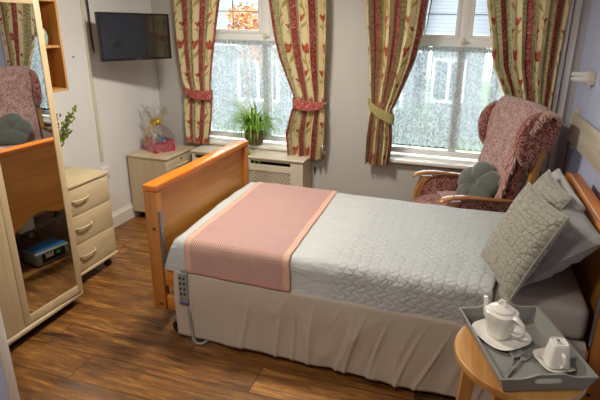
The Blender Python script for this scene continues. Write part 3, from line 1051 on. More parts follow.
for a, b in ((hx0, hx1), (gx0, gx1)):
    g = MB(); s = .034
    k = a
    n_ = int((b - a + gz1 - gz0) / s) + 1
    ym = (fy0 + fy1) / 2
    for i in range(n_ + 1):
        # diagonal bars clipped to the opening
        for sg in (1, -1):
            c = i * s
            # x + z = c  (sg=1)  or  (b-a-x) + z = c
            xa = max(0, c - (gz1 - gz0)); xb = min(b - a, c)
            if xb - xa < .004: continue
            za, zb_ = c - xa, c - xb
            X0, X1 = (a + xa, a + xb) if sg == 1 else (b - xa, b - xb)
            g.tube([(X0, ym + .003 * sg, gz0 + za), (X1, ym + .003 * sg, gz0 + zb_)], .0042, 4)
    g.box(a, b, fy1, fy1 + .004, gz0, gz1)
    g.build('grille', M['grille'], rc)
MB().box(x0 + .10, x1 - .10, -.13, -.05, .12, .54, .01).build('radiator', M['dark'], rc)

# ================================================================== SPIDER PLANT
pl = thing('spider_plant', 'spider plant with long arching striped leaves on the left window sill', 'plant', (.99, .005, WZ0))
MB().lathe([(.055, 0), (.075, .01), (.094, .08), (.098, .125), (.091, .125), (.086, .105)], n=28, cap1=False).build('pot', M['pot'], pl)
MB().lathe([(.085, .105), (.085, .112)], n=28).build('soil', M['soil'], pl)
rnd = random.Random(12)
def blades(mb, n, lo, hi, droop, w):
    for i in range(n):
        a = rnd.uniform(0, 2 * PI); L_ = rnd.uniform(lo, hi); up = rnd.uniform(.35, 2.6)
        # the window is behind: leaves that lean back are kept short
        d = Vector((math.cos(a), math.sin(a), 0))
        if d.y > 0: L_ *= (1 - .55 * d.y)
        d.y *= .30 if d.y > 0 else .7
        s_ = d.cross(Vector((0, 0, 1))).normalized()
        p = Vector((rnd.uniform(-.04, .04), rnd.uniform(-.04, .03), .105)); dr_ = droop * rnd.uniform(.45, 1.35)
        ang = math.atan2(up, .6); st_ = L_ / 10
        prev = None
        for k in range(11):
            t = k / 10
            ww = w * (1 - t) ** .6 * (1 if t > .1 else .6 + 4 * t) + .0006
            a1 = mb.bm.verts.new(p - s_ * ww + Vector((0, 0, ww * .4))); a2 = mb.bm.verts.new(p); a3 = mb.bm.verts.new(p + s_ * ww + Vector((0, 0, ww * .4)))
            if prev:
                mb.bm.faces.new((prev[0], prev[1], a2, a1)); mb.bm.faces.new((prev[1], prev[2], a3, a2))
            prev = (a1, a2, a3)
            ang -= dr_ * rnd.uniform(.8, 1.2) * 2 * t / 10
            p = p + (d * math.cos(ang) + Vector((0, 0, math.sin(ang)))) * st_
mb = MB(); blades(mb, 120, .26, .50, 3.0, .0095); mb.build('leaves', M['leaf'], pl, fixn=False)
mb = MB(); blades(mb, 70, .28, .52, 2.2, .0090); mb.build('striped_leaves', M['leaf_pale'], pl, fixn=False)
mb = MB()
for (ex, ey, ez) in ((-.06, -.20, -.10), (.02, -.25, -.17), (.09, -.22, -.08), (.05, -.24, -.02)):
    e = Vector((ex, ey, ez))
    mb.tube([(0, -.03, .11), (ex * .6, -.12, .12), (ex * .9, -.19, .04), tuple(e)], .0018, 5)
    for i in range(9):
        a = rnd.uniform(0, 2 * PI); d = Vector((math.cos(a), math.sin(a) * .5, rnd.uniform(-.9, .3))).normalized() * rnd.uniform(.05, .09)
        s_ = d.orthogonal().normalized() * .0065
        v_ = [mb.bm.verts.new(q) for q in (e - s_, e + d * .5 - s_ + Vector((0, 0, .01)), e + d, e + d * .5 + s_ + Vector((0, 0, .01)), e + s_)]
        mb.bm.faces.new(v_)
mb.build('hanging_plantlets', M['leaf'], pl, fixn=False)

# ================================================================== LACE PANELS
def lace(x0, x1, zb, label, scal):
    def f(u, v):
        x = x0 + (x1 - x0) * u
        zz = zb + (1.580 - zb) * v
        if v < .001 and scal: pass
        zz += (-.012 * abs(math.sin(x * 2 * PI / .11)) if v < .04 and scal else 0)
        y = .072 + .006 * math.sin(x * 2 * PI / .052 + 1.3 * math.sin(x * 9)) * (.35 + .65 * (1 - v)) + .004 * math.sin(x * 31)
        return Vector((x, y, zz))
    w = (x1 - x0) * 1.25
    lc = thing('lace_curtain', label, 'net curtain', ((x0 + x1) / 2, .07, 1.575))
    mb = MB().grid(lambda u, v: f(u, v) - Vector(((x0 + x1) / 2, .07, 1.575)), 260, 40, lambda u, v: (u * w + x0, zb + (1.580 - zb) * v))
    mb.build('lace_panel', M['lace'], lc)
    MB().tube([(-(x1 - x0) / 2, -.004, -.02), ((x1 - x0) / 2, -.004, -.02)], .005, 8).build('rod', M['upvc'], lc)
    hd = MB().grid(lambda u, v: Vector(((u - .5) * (x1 - x0), -.012 + .004 * math.sin(u * 420), -.035 + .035 * v)), 300, 2, lambda u, v: (u * w, 1.5 + v * .03))
    hd.build('gathered_heading', M['lace'], lc)


lace(WIN[0][0] + .046, WIN[0][1] - .046, WZ0 + .075, 'white lace net curtain across the lower left window', False)
lace(WIN[1][0] + .046, WIN[1][1] - .046, WZ0 + .115, 'white lace net curtain with scalloped hem across the lower right window', True)


# ================================================================== CURTAINS
def curtain(label, tab, y0, nf, width, uoff, amp, tie, tielabelmat, flip=False, seed=0, hemtab=None, tieslope=0.0, hook_side=1):
    zt, zb = tab[-1][0], tab[0][0]
    xm = (tab[-1][1] + tab[-1][2]) / 2
    r = thing('curtain', label, 'curtain', (xm, y0, zb))
    org = Vector((xm, y0, zb))
    tz = tie
    def f(u, v):
        z = zb + (zt - zb) * v
        xl, xr = interp(tab, z)
        w = xr - xl
        near = math.exp(-((z - tz) / .10) ** 2)
        a = amp * (1 - .55 * near) * min(1.0, .45 + w)
        ph = seed + .5 * math.sin(u * 5 + seed)
        s = math.sin(2 * PI * nf * u + ph)
        # fold ridges gather sideways as well
        du = .28 / nf * math.sin(4 * PI * nf * u + 2 * ph) * .35
        uu = min(1, max(0, u + du * (1 - abs(2 * u - 1) ** 6)))
        x = xl + w * uu + .006 * nz(u * 9, z * 2.0, seed)
        y = a * s * (1 + .25 * nz(u * 4, z * 1.4, seed + 5)) + .010 * nz(u * 7, z * 3, seed + 9) - .004
        y += .012 * near
        zz = z
        if v < .001: zz = z + .006 * s
        return Vector((x, y0 + y, zz)) - org
    mb = MB().grid(f, 200, 90, lambda u, v: ((u if not flip else 1 - u) * width + uoff, zb + (zt - zb) * v))
    o = mb.build('drape', M['curtain'], r, angle=80)
    # tie-back band
    xl, xr = interp(tab, tz)
    cxm, hw = (xl + xr) / 2, (xr - xl) / 2 + .014
    H = .042
    def g(u, v):
        a = 2 * PI * u
        c, s = math.cos(a), math.sin(a)
        x = cxm + hw * abs(c) ** .8 * (1 if c > 0 else -1)
        y = y0 - .0 + (amp * .62 + .022) * abs(s) ** .8 * (1 if s > 0 else -1)
        z = tz + tieslope * c - .018 * (1 - c * c) * (1 if s < 0 else 0) + (v - .5) * 2 * H * (1.0 - .45 * max(0, c * hook_side) ** 2)
        return Vector((x, y, z)) - org
    MB().grid(g, 64, 8).build('tieback', tielabelmat, r, weld=True, solid=.006)
    hk = MB()
    hxp = cxm + (hw + .004) * hook_side
    hk.tube([(hxp - xm, -y0 - .001, tz + tieslope * hook_side + .01 - zb), (hxp - xm, -.02, tz + tieslope * hook_side + .01 - zb), (hxp - xm - .01 * hook_side, -.035, tz + tieslope * hook_side - zb)], .005, 8)
    hk.build('tieback_hook', M['gold'], r)
    return r


CY = -.085
curtain('floral striped curtain left of the left window, tied back in red', [
    (.635, .345, .575), (.85, .33, .62), (1.02, .335, .64), (1.10, .365, .615), (1.22, .335, .64), (1.5, .315, .685), (1.75, .305, .735), (1.92, .300, .768), (2.38, .285, .85)],
    CY - .02, 5.5, .80, .0, .040, 1.115, M['red_scroll'], seed=2.2, tieslope=-.02, hook_side=-1)
curtain('floral striped curtain right of the left window, tied back in red', [
    (.590, 1.350, 1.675), (.80, 1.330, 1.70), (1.0, 1.385, 1.700), (1.08, 1.425, 1.680), (1.2, 1.375, 1.692), (1.45, 1.275, 1.70), (1.65, 1.225, 1.702), (1.92, 1.180, 1.70), (2.38, 1.10, 1.70)],
    CY - .02, 6.5, .86, .155, .040, 1.08, M['red_scroll'], flip=False, seed=1.3, tieslope=.0, hook_side=1)
curtain('floral striped curtain left of the right window, tied back in olive', [
    (.600, 2.060, 2.270), (.82, 2.060, 2.285), (1.0, 2.075, 2.27), (1.07, 2.085, 2.275), (1.2, 2.075, 2.33), (1.45, 2.055, 2.42), (1.68, 2.03, 2.470), (1.92, 2.005, 2.495), (2.38, 1.98, 2.56)],
    CY - .02, 6.0, .80, .07, .040, 1.06, M['olive'], seed=2.1, tieslope=-.07, hook_side=-1)
curtain('floral striped curtain right of the right window, behind the armchair', [
    (.62, 3.22, 3.44), (.95, 3.24, 3.455), (1.08, 3.235, 3.45), (1.22, 3.125, 3.452), (1.45, 3.01, 3.455), (1.66, 2.965, 3.46), (1.92, 2.905, 3.468), (2.38, 2.84, 3.47)],
    -.055, 7.0, .90, .10, .032, 1.03, M['red_scroll'], flip=True, seed=4.0, tieslope=.0, hook_side=1)

hk = thing('blind_hook', 'small brown cleat with a cord low on the wall between the windows', 'wall hook', (1.585, -.001, .455))
MB().box(-.006, .006, -.008, 0, -.028, .032, .003).ball((0, -.012, .02), .006, 6).build('cleat', M['stem'], hk)
MB().tube([(0, -.006, -.028), (-.02, -.004, -.06), (-.06, -.004, -.10)], .0015, 5).build('cord', M['stem'], hk)

# ================================================================== RIGHT WALL FITTINGS
bd = thing('bumper_board', 'whitewashed wooden bumper board fixed to the lavender wall above the headboard', 'wall board', (XR, 0, 0))
MB().box(-.045, -.022, -3.2, -.235, .965, 1.165, .003).build('board', M['white_wash'], bd)
mb = MB()
mb.prism([(-.255, .90), (-.215, .93), (-.195, 1.0), (-.205, 1.06), (-.18, 1.10), (-.185, 1.17), (-.205, 1.20), (-.27, 1.19), (-.28, 1.0)], 'x', -.0215, -.001, .002)
mb.build('end_bracket', M['cream_plastic'], bd)
MB().box(-.0215, -.001, -2.9, -2.82, .95, 1.18, .002).build('end_bracket', M['cream_plastic'], bd)
cd = thing('pull_cord', 'magenta and white cord hanging in the right corner behind the bed', 'cord', (XR - .022, -.16, 1.08))
mb = MB()
L_ = .98
mb.tube([(0, 0, 0), (0, 0, -L_)], .008, 8); mb.build('cord', M['magenta'], cd)
mb = MB()
for k in range(40):
    z = -.01 - k * .024
    pts = [(.0085 * math.cos(q), .0085 * math.sin(q), z - .010 * q / PI) for q in [i * PI / 4 for i in range(9)]]
    mb.tube(pts, .0022, 5)
mb.build('white_twist', M['foam'], cd)
MB().box(-.012, .020, -.014, .014, -.004, .024, .004).build('cord_holder', M['white_plastic'], cd)
wb = thing('wall_peg_bracket', 'white plastic peg bracket jutting from the lavender wall above the board', 'bracket', (XR, -.46, 1.43))
MB().box(-.045, -.001, -.045, .045, -.042, .042, .006).build('base', M['cream_plastic'], wb)
MB().tube([(-.045, .02, .012), (-.10, .022, .014), (-.135, .024, .02)], [.026, .02, .012], 10).tube([(-.045, -.015, -.012), (-.10, -.012, -.012), (-.14, -.01, -.01)], [.022, .018, .011], 10).build('pegs', M['white_plastic'], wb)

# ================================================================== BED
BX, BY, BYAW = 1.25, -1.90, -.0198
BW = dict(loc=(BX, BY, 0), rz=BYAW)
bed = thing('care_bed', 'beech profiling care bed with tall panel headboard and footboard', 'bed', (BX, BY, 0), BYAW)
Y0, Y1 = -.052, 1.037


def board(xi, s, z1, name):
    """xi = inner face x, s=-1 footboard (thickness goes to -x), +1 headboard"""
    t = .078
    xa, xb = sorted((xi, xi + s * t))
    p = bpy.data.objects.new(name, None); COL.objects.link(p); p.parent = bed
    for y in (Y0, Y1 - .045):
        MB().box(xa, xb, y, y + .045, .163, z1 - .036, .005).build('post', M['beech_z'], p)
    MB().box(xa - .002, xb + .002, Y0 - .002, Y1 + .002, z1 - .036, z1, .008, 3).build('top_rail', M['beech_y'], p)
    xm = (xa + xb) / 2
    ys = [Y0 + .045, Y1 - .045]
    out = [(ys[0], z1 - .036)]
    n = 28
    pts = []
    for i in range(n + 1):
        u = i / n
        y = ys[0] + (ys[1] - ys[0]) * u
        d = abs(2 * u - 1)
        z = .40 - .15 * (max(0, (d - .35) / .65) ** 1.6) + .03 * math.cos(u * 2 * PI * 3) * (1 - d)
        pts.append((y, z))
    out += pts + [(ys[1], z1 - .036)]
    MB().prism(list(reversed(out)), 'x', xm - .012, xm + .012).build('panel', M['beech_panel'], p)
    for y in (Y0 - .0035, Y1):
        for z in (.205, .665):
            MB().tube([(xm - s * .012, y, z), (xm - s * .012, y + .0035, z)], .008, 12).build('bolt', M['dark'], p)
    return p


fb = board(.066, -1, .9104, 'footboard')
hb = board(2.186, 1, .9032, 'headboard')
# bright edging line on the headboard rail
MB().box(2.203, 2.207, Y0, Y1, .9032, .9040).build('edge_trim', M['trim'], hb)
# steel guide channels for the side rails
mb = MB(); mb.box(.067, .078, Y0 + .006, Y0 + .020, .44, .77, .003); mb.box(.067, .074, Y0 + .024, Y0 + .030, .44, .77)
mb.build('guide_channel', M['grey_metal'], bed)
MB().box(2.174, 2.185, Y0 + .006, Y0 + .020, .44, .77, .003).build('guide_channel', M['grey_metal'], bed)
# wooden side rails, lowered
for z0, z1 in ((.318, .420), (.165, .262)):
    MB().box(.068, 2.184, -.046, -.018, z0, z1, .010, 3).build('side_rail', M['beech_x'], bed)
    MB().box(.068, 2.184, 1.002, 1.030, z0, z1, .010, 3).build('side_rail', M['beech_x'], bed)
# steel base
mb = MB()
mb.box(.12, 2.14, .10, .14, .34, .40, .004); mb.box(.12, 2.14, .84, .88, .34, .40, .004)
for x in (.12, .62, 1.12, 1.62, 2.10): mb.box(x, x + .04, .14, .84, .345, .395, .004)
mb.build('mattress_platform_frame', M['grey_metal'], bed)
mb = MB(); mb.box(.11, 2.15, .02, .96, .401, .418, .004)
mb.build('platform', M['dark'], bed)
mb = MB()
for x in (.36, 1.80):
    for y in (.16, .80):
        mb.tube([(x, y, .345), (x + .10, y, .12)], .02, 8)
    mb.box(x - .02, x + .14, .10, .14, .09, .13, .004); mb.box(x + .08, x + .12, .10, .88, .09, .13, .004)
mb.box(.34, 1.94, .46, .50, .09, .13, .004)
mb.build('lifting_legs', M['grey_metal'], bed)
MB().tube([(.42, .47, .20), (1.0, .47, .33)], [.035, .022], 14).box(.36, .50, .40, .54, .14, .26, .02).build('actuator_motor', M['white_plastic'], bed)
for x in (.11, 2.10):
    for y in (.0, .93):
        c = MB()
        c.tube([(x, y - .014, .041), (x, y + .014, .041)], .040, 20)
        c.build('castor_wheel', M['rubber'], bed)
        MB().tube([(x, y, .085), (x, y, .15)], .012, 10).box(x - .025, x + .025, y - .022, y + .022, .075, .10, .006).box(x - .03, x + .03, y - .03, y + .03, .15, .165).build('castor_stem', M['grey_metal'], bed)


def bedobj(o, label, cat, group=None):
    place(o, (BX, BY, 0), BYAW)
    return tag(o, label, cat, group)


mt = MB().box(.095, 2.172, -.015, .985, .42, .598, .045, 4)
bedobj(mt.build('mattress', M['sheet']), 'thick mattress in a taupe fitted sheet on the bed, bare at the head end', 'mattress')


def drape(x0, x1, ya, yb, ztop, zn, zf, foot=None, r=.05, flare=.02):
    """cloth over the mattress; returns f(u,v) with v across (near hang -> far hang)"""
    hn, hf = ztop - zn, ztop - zf
    W = yb - ya
    tot = hn + W + hf
    hfoot = 0 if foot is None else ztop - foot
    Lx = x1 - x0 + hfoot
    def one(s, L0, L1, W):
        """arc-length s along: drop L0, flat W, drop L1 -> (pos, drop, side)"""
        q = r * PI / 2
        if s < L0 - q * .5:
            return 0.0, (L0 - q * .5 - s) + r, -1
        if s < L0 + q * .5:
            a = (s - (L0 - q * .5)) / r
            return r * (1 - math.cos(a)), r * (1 - math.sin(a)), 0
        if s < L0 + W - q * .5:
            t = (s - L0 - q * .5) / (W - q)
            return r + (W - 2 * r) * t, 0.0, 0
        if s < L0 + W + q * .5:
            a = (s - (L0 + W - q * .5)) / r
            return W - r + r * math.sin(a), r * (1 - math.cos(a)), 0
        return W, (s - (L0 + W + q * .5)) + r, 1
    def f(u, v):
        s = v * tot
        py, dy_, side = one(s, hn, hf, W)
        sx_ = u * Lx
        if foot is None:
            px, dx_ = sx_, 0.0
        else:
            px, dx_, _ = one(sx_, hfoot, 1e9, 1e9 + 2 * (x1 - x0))
            px = min(px, 1e6)
            if sx_ > hfoot + r * PI / 4:
                px = r + (sx_ - hfoot - r * PI / 4); dx_ = 0
        d = max(dx_, dy_)
        y = ya + py
        x = x0 + px
        z = ztop - d
        if side == -1: y -= flare * (dy_ - r) / max(hn, .01)
        if side == 1: y += flare * .5 * (dy_ - r) / max(hf, .01)
        if dx_ > r: x -= .0
        return x, y, z, s, sx_, side, d
    return f, tot, Lx


# coverlet
cf, ctot, cL = drape(.084, 1.76, -.030, 1.000, .614, .438, .43, foot=.47, r=.045)
def cov(u, v):
    x, y, z, s, sx_, side, d = cf(u, v)
    w = .0050 * nz(x * 3.2, y * 9, 1) + .0035 * nz(x * 9, y * 4, 2)
    if side == 0: z += w + .002
    if side == -1: y += -.004 + .010 * nz(x * 5, z * 7, 3) + .006 * nz(x * 14, z * 3, 3.3)
    if side == 1: y += .010 * nz(x * 5, z * 7, 5)
    x += max(0, x - 1.2) * max(0, y) * .30
    if x < .26: x += .055 * (1 - min(1, d / .17)) * (1 - (x - .084) / .176) * max(0, 1 - max(0, y) * 2.0)
    return Vector((x, y, z))
mb = MB().grid(cov, 230, 150, lambda u, v: (u * cL, v * ctot))
bedobj(mb.build('coverlet', M['coverlet'], angle=80, solid=.004), 'silver grey quilted coverlet spread over the bed', 'coverlet')

# pink runner
RX0 = .185
rf, rtot, rL = drape(RX0, RX0 + .60, -.041, 1.010, .621, .452, .45, r=.048, flare=.022)
def run(u, v):
    x, y, z, s, sx_, side, d = rf(u, v)
    w = .0050 * nz(x * 3.2, y * 9, 1) + .0035 * nz(x * 9, y * 4, 2)
    if side == 0: z += w + .002
    if side == -1: y += -.004 + .006 * nz(x * 5, z * 7, 3)
    # the runner lies a little askew
    x += .02 - y * .035 + .012 * (1 if side == -1 else 0) * (d / .17)
    # sits skewed, far end further to the head
    return Vector((x, y, z))
mb = MB().grid(run, 60, 150, lambda u, v: (u * .64, v * 1.32))
bedobj(mb.build('bed_runner', M['runner'], angle=80, solid=.005), 'pink woven runner with peach borders laid across the foot of the bed', 'bed runner')

# valance sheet hanging over the lowered side rail
VX0, VX1 = .142, 2.165
def val(u, v):
    x = VX0 + (VX1 - VX0) * u
    s = v
    hem = .036 + .010 * nz(x * 2.2, 7)
    if s < .12:
        t = s / .12
        a = t * PI / 2
        y = -.024 - .036 * math.sin(a) ; z = .446 - .018 * (1 - math.cos(a))
    else:
        t = (s - .12) / .88
        z = .428 + (hem - .428) * t
        # gathered wrinkles: denser to the head, leaning
        g = x - .16 * (1 - t) * (.2 + .8 * u)
        fold = .011 * (nz(g * 7, t * .7, 3) + .6 * nz(g * 15, t * .9, 8))
        for q_, w_ in ((5.0, 21), (8.0, 33)):
            fold -= .010 * max(0.0, 1 - abs(nz(g * q_, t * .45, w_)) * 7) ** 1.5
        fold += .010 * nz(g * 2.5, t * 1.0, 2)
        e = min(1, t * 2.2) * (.35 + .65 * min(1, u * 2 + .2))
        y = -.060 - .002 * t - .010 * math.sin(min(1, t * 1.5) * PI) * .4 + fold * e
    return Vector((x, y, z))
mb = MB().grid(val, 640, 40)
bedobj(mb.build('valance_sheet', M['valance'], angle=80, solid=.002), 'ivory valance sheet hanging down the near side of the bed', 'valance')


# ---------------- pillows
def pillow(w, h, t, puff=.42, pinch=.07, nu=44, nv=44, wr=.006, seed=0, mirror_uv=1.0):
    mb = MB()
    def surf(sgn):
        def f(u, v):
            a, b = 2 * u - 1, 2 * v - 1
            prof = max(0.0, (1 - a * a) * (1 - b * b)) ** puff
            x = a * w / 2 * (1 - pinch * (1 - b * b))
            y = b * h / 2 * (1 - pinch * (1 - a * a))
            n = wr * (nz(a * 2.1 + seed, b * 2.3, sgn) + .5 * nz(a * 5 + seed, b * 5, sgn + 4)) * min(1, prof * 2)
            return Vector((x, y, sgn * (t / 2 * prof + .001) + n))
        return f
    mb.grid(surf(1), nu, nv, lambda u, v: (u * w, v * h))
    mb.grid(surf(-1), nu, nv, lambda u, v: (u * w + 3, v * h + 3))
    return mb


def orient(o, A, B, Cc, off=0.0):
    """local +x from A to B, +y from A to C, centred on the parallelogram"""
    A, B, Cc = Vector(A), Vector(B), Vector(Cc)
    ux = (B - A).normalized(); n = ux.cross(Cc - A).normalized(); uy = n.cross(ux)
    c = (B + Cc) / 2 + n * off
    m = Matrix((ux, uy, n)).transposed().to_4x4(); m.translation = c
    o.matrix_world = m
    return o


def cushion_obj(name, mat, w, h, t, A, B, Cc, label, cat, off=0, group=None, pipe=False, seed=0, pinch=.07, puff=.42, wr=.006):
    o = pillow(w, h, t, puff=puff, pinch=pinch, seed=seed, wr=wr).build(name, mat, weld=True, angle=60)
    orient(o, A, B, Cc, off)
    tag(o, label, cat, group)
    if pipe:
        pts = []
        n = 30
        for k in range(4 * n + 1):
            e, s = divmod(k, n); e %= 4; s = s / n * 2 - 1
            a, b = [(s, -1), (1, s), (-s, 1), (-1, -s)][e]
            pts.append(Vector((a * w / 2 * (1 - pinch * (1 - b * b)), b * h / 2 * (1 - pinch * (1 - a * a)), 0)))
        MB().tube(pts, .0045, 6).build('piping', M['cushion'], o)
    return o


cushion_obj('pillow', M['pillow'], .70, .42, .23, (3.12, -1.955, .68), (3.12, -1.28, .68), (3.37, -1.955, .90),
            'plump grey satin pillow lying low against the headboard behind the near quilted cushion', 'pillow', seed=2, pinch=.05, puff=.50, wr=.030, off=0.01)
cushion_obj('pillow', M['pillow_light'], .64, .33, .14, (3.24, -1.66, .69), (3.24, -1.02, .69), (3.38, -1.66, .93),
            'pale grey pillow propped upright against the far half of the headboard', 'pillow', seed=6, pinch=.04, puff=.36, wr=.014)
cushion_obj('quilted_cushion', M['cushion'], .435, .435, .13, (2.99, -1.655, .655), (3.075, -2.03, .655), (3.145, -1.63, 1.0),
            'sage quilted square cushion at the front of the pillows, nearest the tray', 'cushion', seed=1, pipe=True, off=0, wr=.004)
cushion_obj('quilted_cushion', M['cushion'], .435, .435, .13, (3.12, -1.28, .635), (3.15, -1.66, .635), (3.285, -1.27, .975),
            'sage quilted square cushion standing behind the front cushion, its top corner raised', 'cushion', seed=5, pipe=True, wr=.004)

# ---------------- hand control on its cable
rm = thing('bed_remote', 'grey bed handset with dark buttons hung over the valance by the footboard', 'remote control', (1.452, -1.972, .35))
MB().box(-.028, .028, -.012, .012, -.095, .095, .009, 3).build('handset', M['remote'], rm)
MB().box(-.0275, .0275, -.0135, .0125, -.101, -.084, .006, 3).build('blue_base', plain('violet_blue_plastic', (74, 70, 130), .4), rm)
for i in range(4):
    for j in (-.012, .012):
        MB().tube([(j, -.011, .062 - i * .032), (j, -.0145, .062 - i * .032)], .0065, 12).build('button', M['black'], rm)
mb = MB().box(-.014, .014, -.004, .058, .095, .105, .003).box(-.012, .012, .050, .058, .05, .10)
mb.build('hook', M['remote'], rm)
pts = []
for k in range(150):
    s = k / 149
    a = 2 * PI * 17 * s
    pts.append(Vector((.020 + .010 * s + .008 * math.cos(a), -.002 + .008 * math.sin(a), -.135 - .115 * s)))
pts = [Vector((.014, 0, -.10)), Vector((.018, 0, -.12))] + pts
end = [Vector((.034, -.005, -.27)), Vector((.042, -.012, -.31)), Vector((.062, -.014, -.335)), Vector((.095, -.008, -.335)), Vector((.125, .02, -.315)), Vector((.15, .08, -.29)), Vector((.17, .16, -.24))]
MB().tube(pts, .0032, 6).tube([pts[-1]] + end, .0065, 8).build('coiled_cable', M['cable'], rm)

# equipment box under the bed
eb = thing('equipment_box', 'grey box with a blue top lying on the floor under the foot of the bed', 'box', (1.37, -1.50, 0), math.radians(5))
MB().box(-.09, .09, -.13, .13, .001, .105, .018, 3).build('case', M['remote'], eb)
MB().box(-.075, .075, -.115, .115, .1055, .111, .002).build('blue_lid', M['blue'], eb)
MB().box(-.0925, -.0905, -.09, .09, .02, .09, .0).build('panel', M['black'], eb)
MB().box(-.0945, -.0930, .02, .05, .055, .075).build('green_light', plain('green_indicator', (40, 200, 120), .4), eb)
mb = MB()
for k in range(5): mb.box(-.0945, -.0930, -.06 + k * .012, -.052 + k * .012, .05, .085 - (k % 2) * .01)
mb.build('white_print', M['white_plastic'], eb)

# ================================================================== ARMCHAIR
AR = math.radians(24)
AX, AY = 2.625, -.60
ac = thing('wingback_armchair', 'rust scroll-patterned wingback armchair with wooden arms by the right window', 'armchair', (AX, AY, 0), AR)
AM = Matrix.Translation((AX, AY, 0)) @ Matrix.Rotation(AR, 4, 'Z')
hwid = .285
# legs and side frames
for s in (-1, 1):
    y = s * hwid
    ya, yb = (y - .020, y + .020)
    # front post, slightly swept
    mb = MB(); mb.prism([(.020, .001), (.055, .001), (.045, .35), (.055, .48), (.085, .56), (.140, .602), (.060, .602), (.040, .55), (.010, .48), (.005, .35)], 'y', ya, yb, .004)
    mb.build('front_leg', M['oak_leg'], ac)
    mb = MB(); mb.prism([(.60, .001), (.64, .001), (.585, .36), (.655, .72), (.70, .95), (.66, .96), (.605, .72), (.535, .36)], 'y', ya + .002, yb - .002, .004)
    mb.build('back_leg', M['oak_leg'], ac)
    # arm: bowed rail
    rings = []
    tabp = [(-.015, .600, .016, .010), (.01, .618, .027, .013), (.08, .632, .032, .014), (.16, .630, .031, .014), (.30, .612, .026, .014), (.42, .597, .022, .014), (.53, .588, .020, .013)]
    for (px, pz, pw, ph) in tabp:
        ring = []
        for k in range(16):
            a = 2 * PI * k / 16; ca, sa = math.cos(a), math.sin(a); q = (abs(ca) ** 3 + abs(sa) ** 3) ** (-1 / 3)
            ring.append(Vector((px, y + ca * q * pw, pz + sa * q * ph)))
        rings.append(ring)
    MB().ring_loft(rings).build('armrest', M['arm_wood'], ac)
    # upholstered side panel under the arm
    ps = [(.048, .33), (.56, .31), (.585, .48), (.555, .575), (.42, .585), (.30, .598), (.15, .605), (.088, .555), (.058, .47)]
    MB().prism(ps, 'y', y - .014, y + .014, .006).build('side_panel', M['chair'], ac)
# apron and seat
iw = hwid - .022
MB().box(.06, .56, -iw, iw, .20, .335, .02, 3).build('seat_base', M['chair'], ac)
def seatf():
    rings = []
    for k in range(13):
        x = -.025 + (.56 + .025) * k / 12
        top = .475 - .012 * abs(x - .25) / .3
        e = 0 if 0 < k < 12 else 1
        if k <= 2: top -= [.045, .014, .003][k]
        hh = top - .335
        ring = []
        for j in range(24):
            a = 2 * PI * j / 24; ca, sa = math.cos(a), math.sin(a); q = (abs(ca) ** 6 + abs(sa) ** 6) ** (-1 / 6)
            ring.append(Vector((x, ca * q * iw, .335 + hh / 2 + sa * q * hh / 2 + (.006 * (1 - (ca * q) ** 2) if sa > 0 else 0))))
        rings.append(ring)
    return MB().ring_loft(rings)
seatf().build('seat', M['chair'], ac)
# back: reclined slab, x = back profile
def bx_(z, off=0): return .50 + (z - .42) * .225 + off
def backslab():
    rings = []
    N = 18
    for k in range(N + 1):
        z = .40 + (1.205 - .40) * k / N
        w = .235 - (.0 if k < N - 3 else [.0, .010, .03, .07][k - (N - 3)])
        th = .060 + .018 * math.exp(-((z - 1.05) / .12) ** 2)
        if k == N: th = .03
        ring = []
        for j in range(28):
            a = 2 * PI * j / 28; ca, sa = math.cos(a), math.sin(a); q = (abs(ca) ** 4 + abs(sa) ** 4) ** (-1 / 4)
            ring.append(Vector((bx_(z) + ca * q * th, sa * q * w, z)))
        rings.append(ring)
    return MB().ring_loft(rings)
backslab().build('backrest', M['chair'], ac)
# wings
for s in (-1, 1):
    def wing(s):
        mb = MB()
        out = []
        n = 36
        for k in range(n):
            a = 2 * PI * k / n
            ca, sa = math.cos(a), math.sin(a)
            # ear shape: wide top, tucks in at the bottom
            px = ca * (.145 + .042 * sa) ; pz = sa * .192
            px += pz * .20 - .02
            out.append((px, pz))
        lay = []
        for (yy, sc) in ((-.032, .90), (-.029, .965), (-.018, 1.0), (.018, 1.0), (.029, .965), (.032, .90)):
            lay.append([Vector((bx_(1.02) + .015 + a * sc, s * (.262 + .014 * (-a / .12)) + yy, 1.015 + b * sc)) for a, b in out])
        return mb.ring_loft(lay)
    wing(s).build('wing', M['chair'], ac, angle=60)

# chenille throw over the chair: seat -> back -> over the top -> down behind
def thr_path(t):
    P = [(.17, .488), (.30, .484), (.42, .482), (.452, .53), (bx_(.60) - .082, .60), (bx_(.75) - .082, .75), (bx_(.9) - .084, .90), (bx_(1.05) - .098, 1.05), (bx_(1.14) - .088, 1.15),
         (bx_(1.2) - .045, 1.222), (bx_(1.2) + .02, 1.236), (bx_(1.2) + .075, 1.19), (bx_(1.05) + .098, 1.05), (bx_(.9) + .082, .88)]
    s = t * (len(P) - 1); i = min(int(s), len(P) - 2); q = s - i
    p0, p1, p2, p3 = P[max(i - 1, 0)], P[i], P[i + 1], P[min(i + 2, len(P) - 1)]
    r = []
    for k in (0, 1):
        r.append(.5 * (2 * p1[k] + (p2[k] - p0[k]) * q + (2 * p0[k] - 5 * p1[k] + 4 * p2[k] - p3[k]) * q * q + (3 * p1[k] - p0[k] - 3 * p2[k] + p3[k]) * q ** 3))
    return r
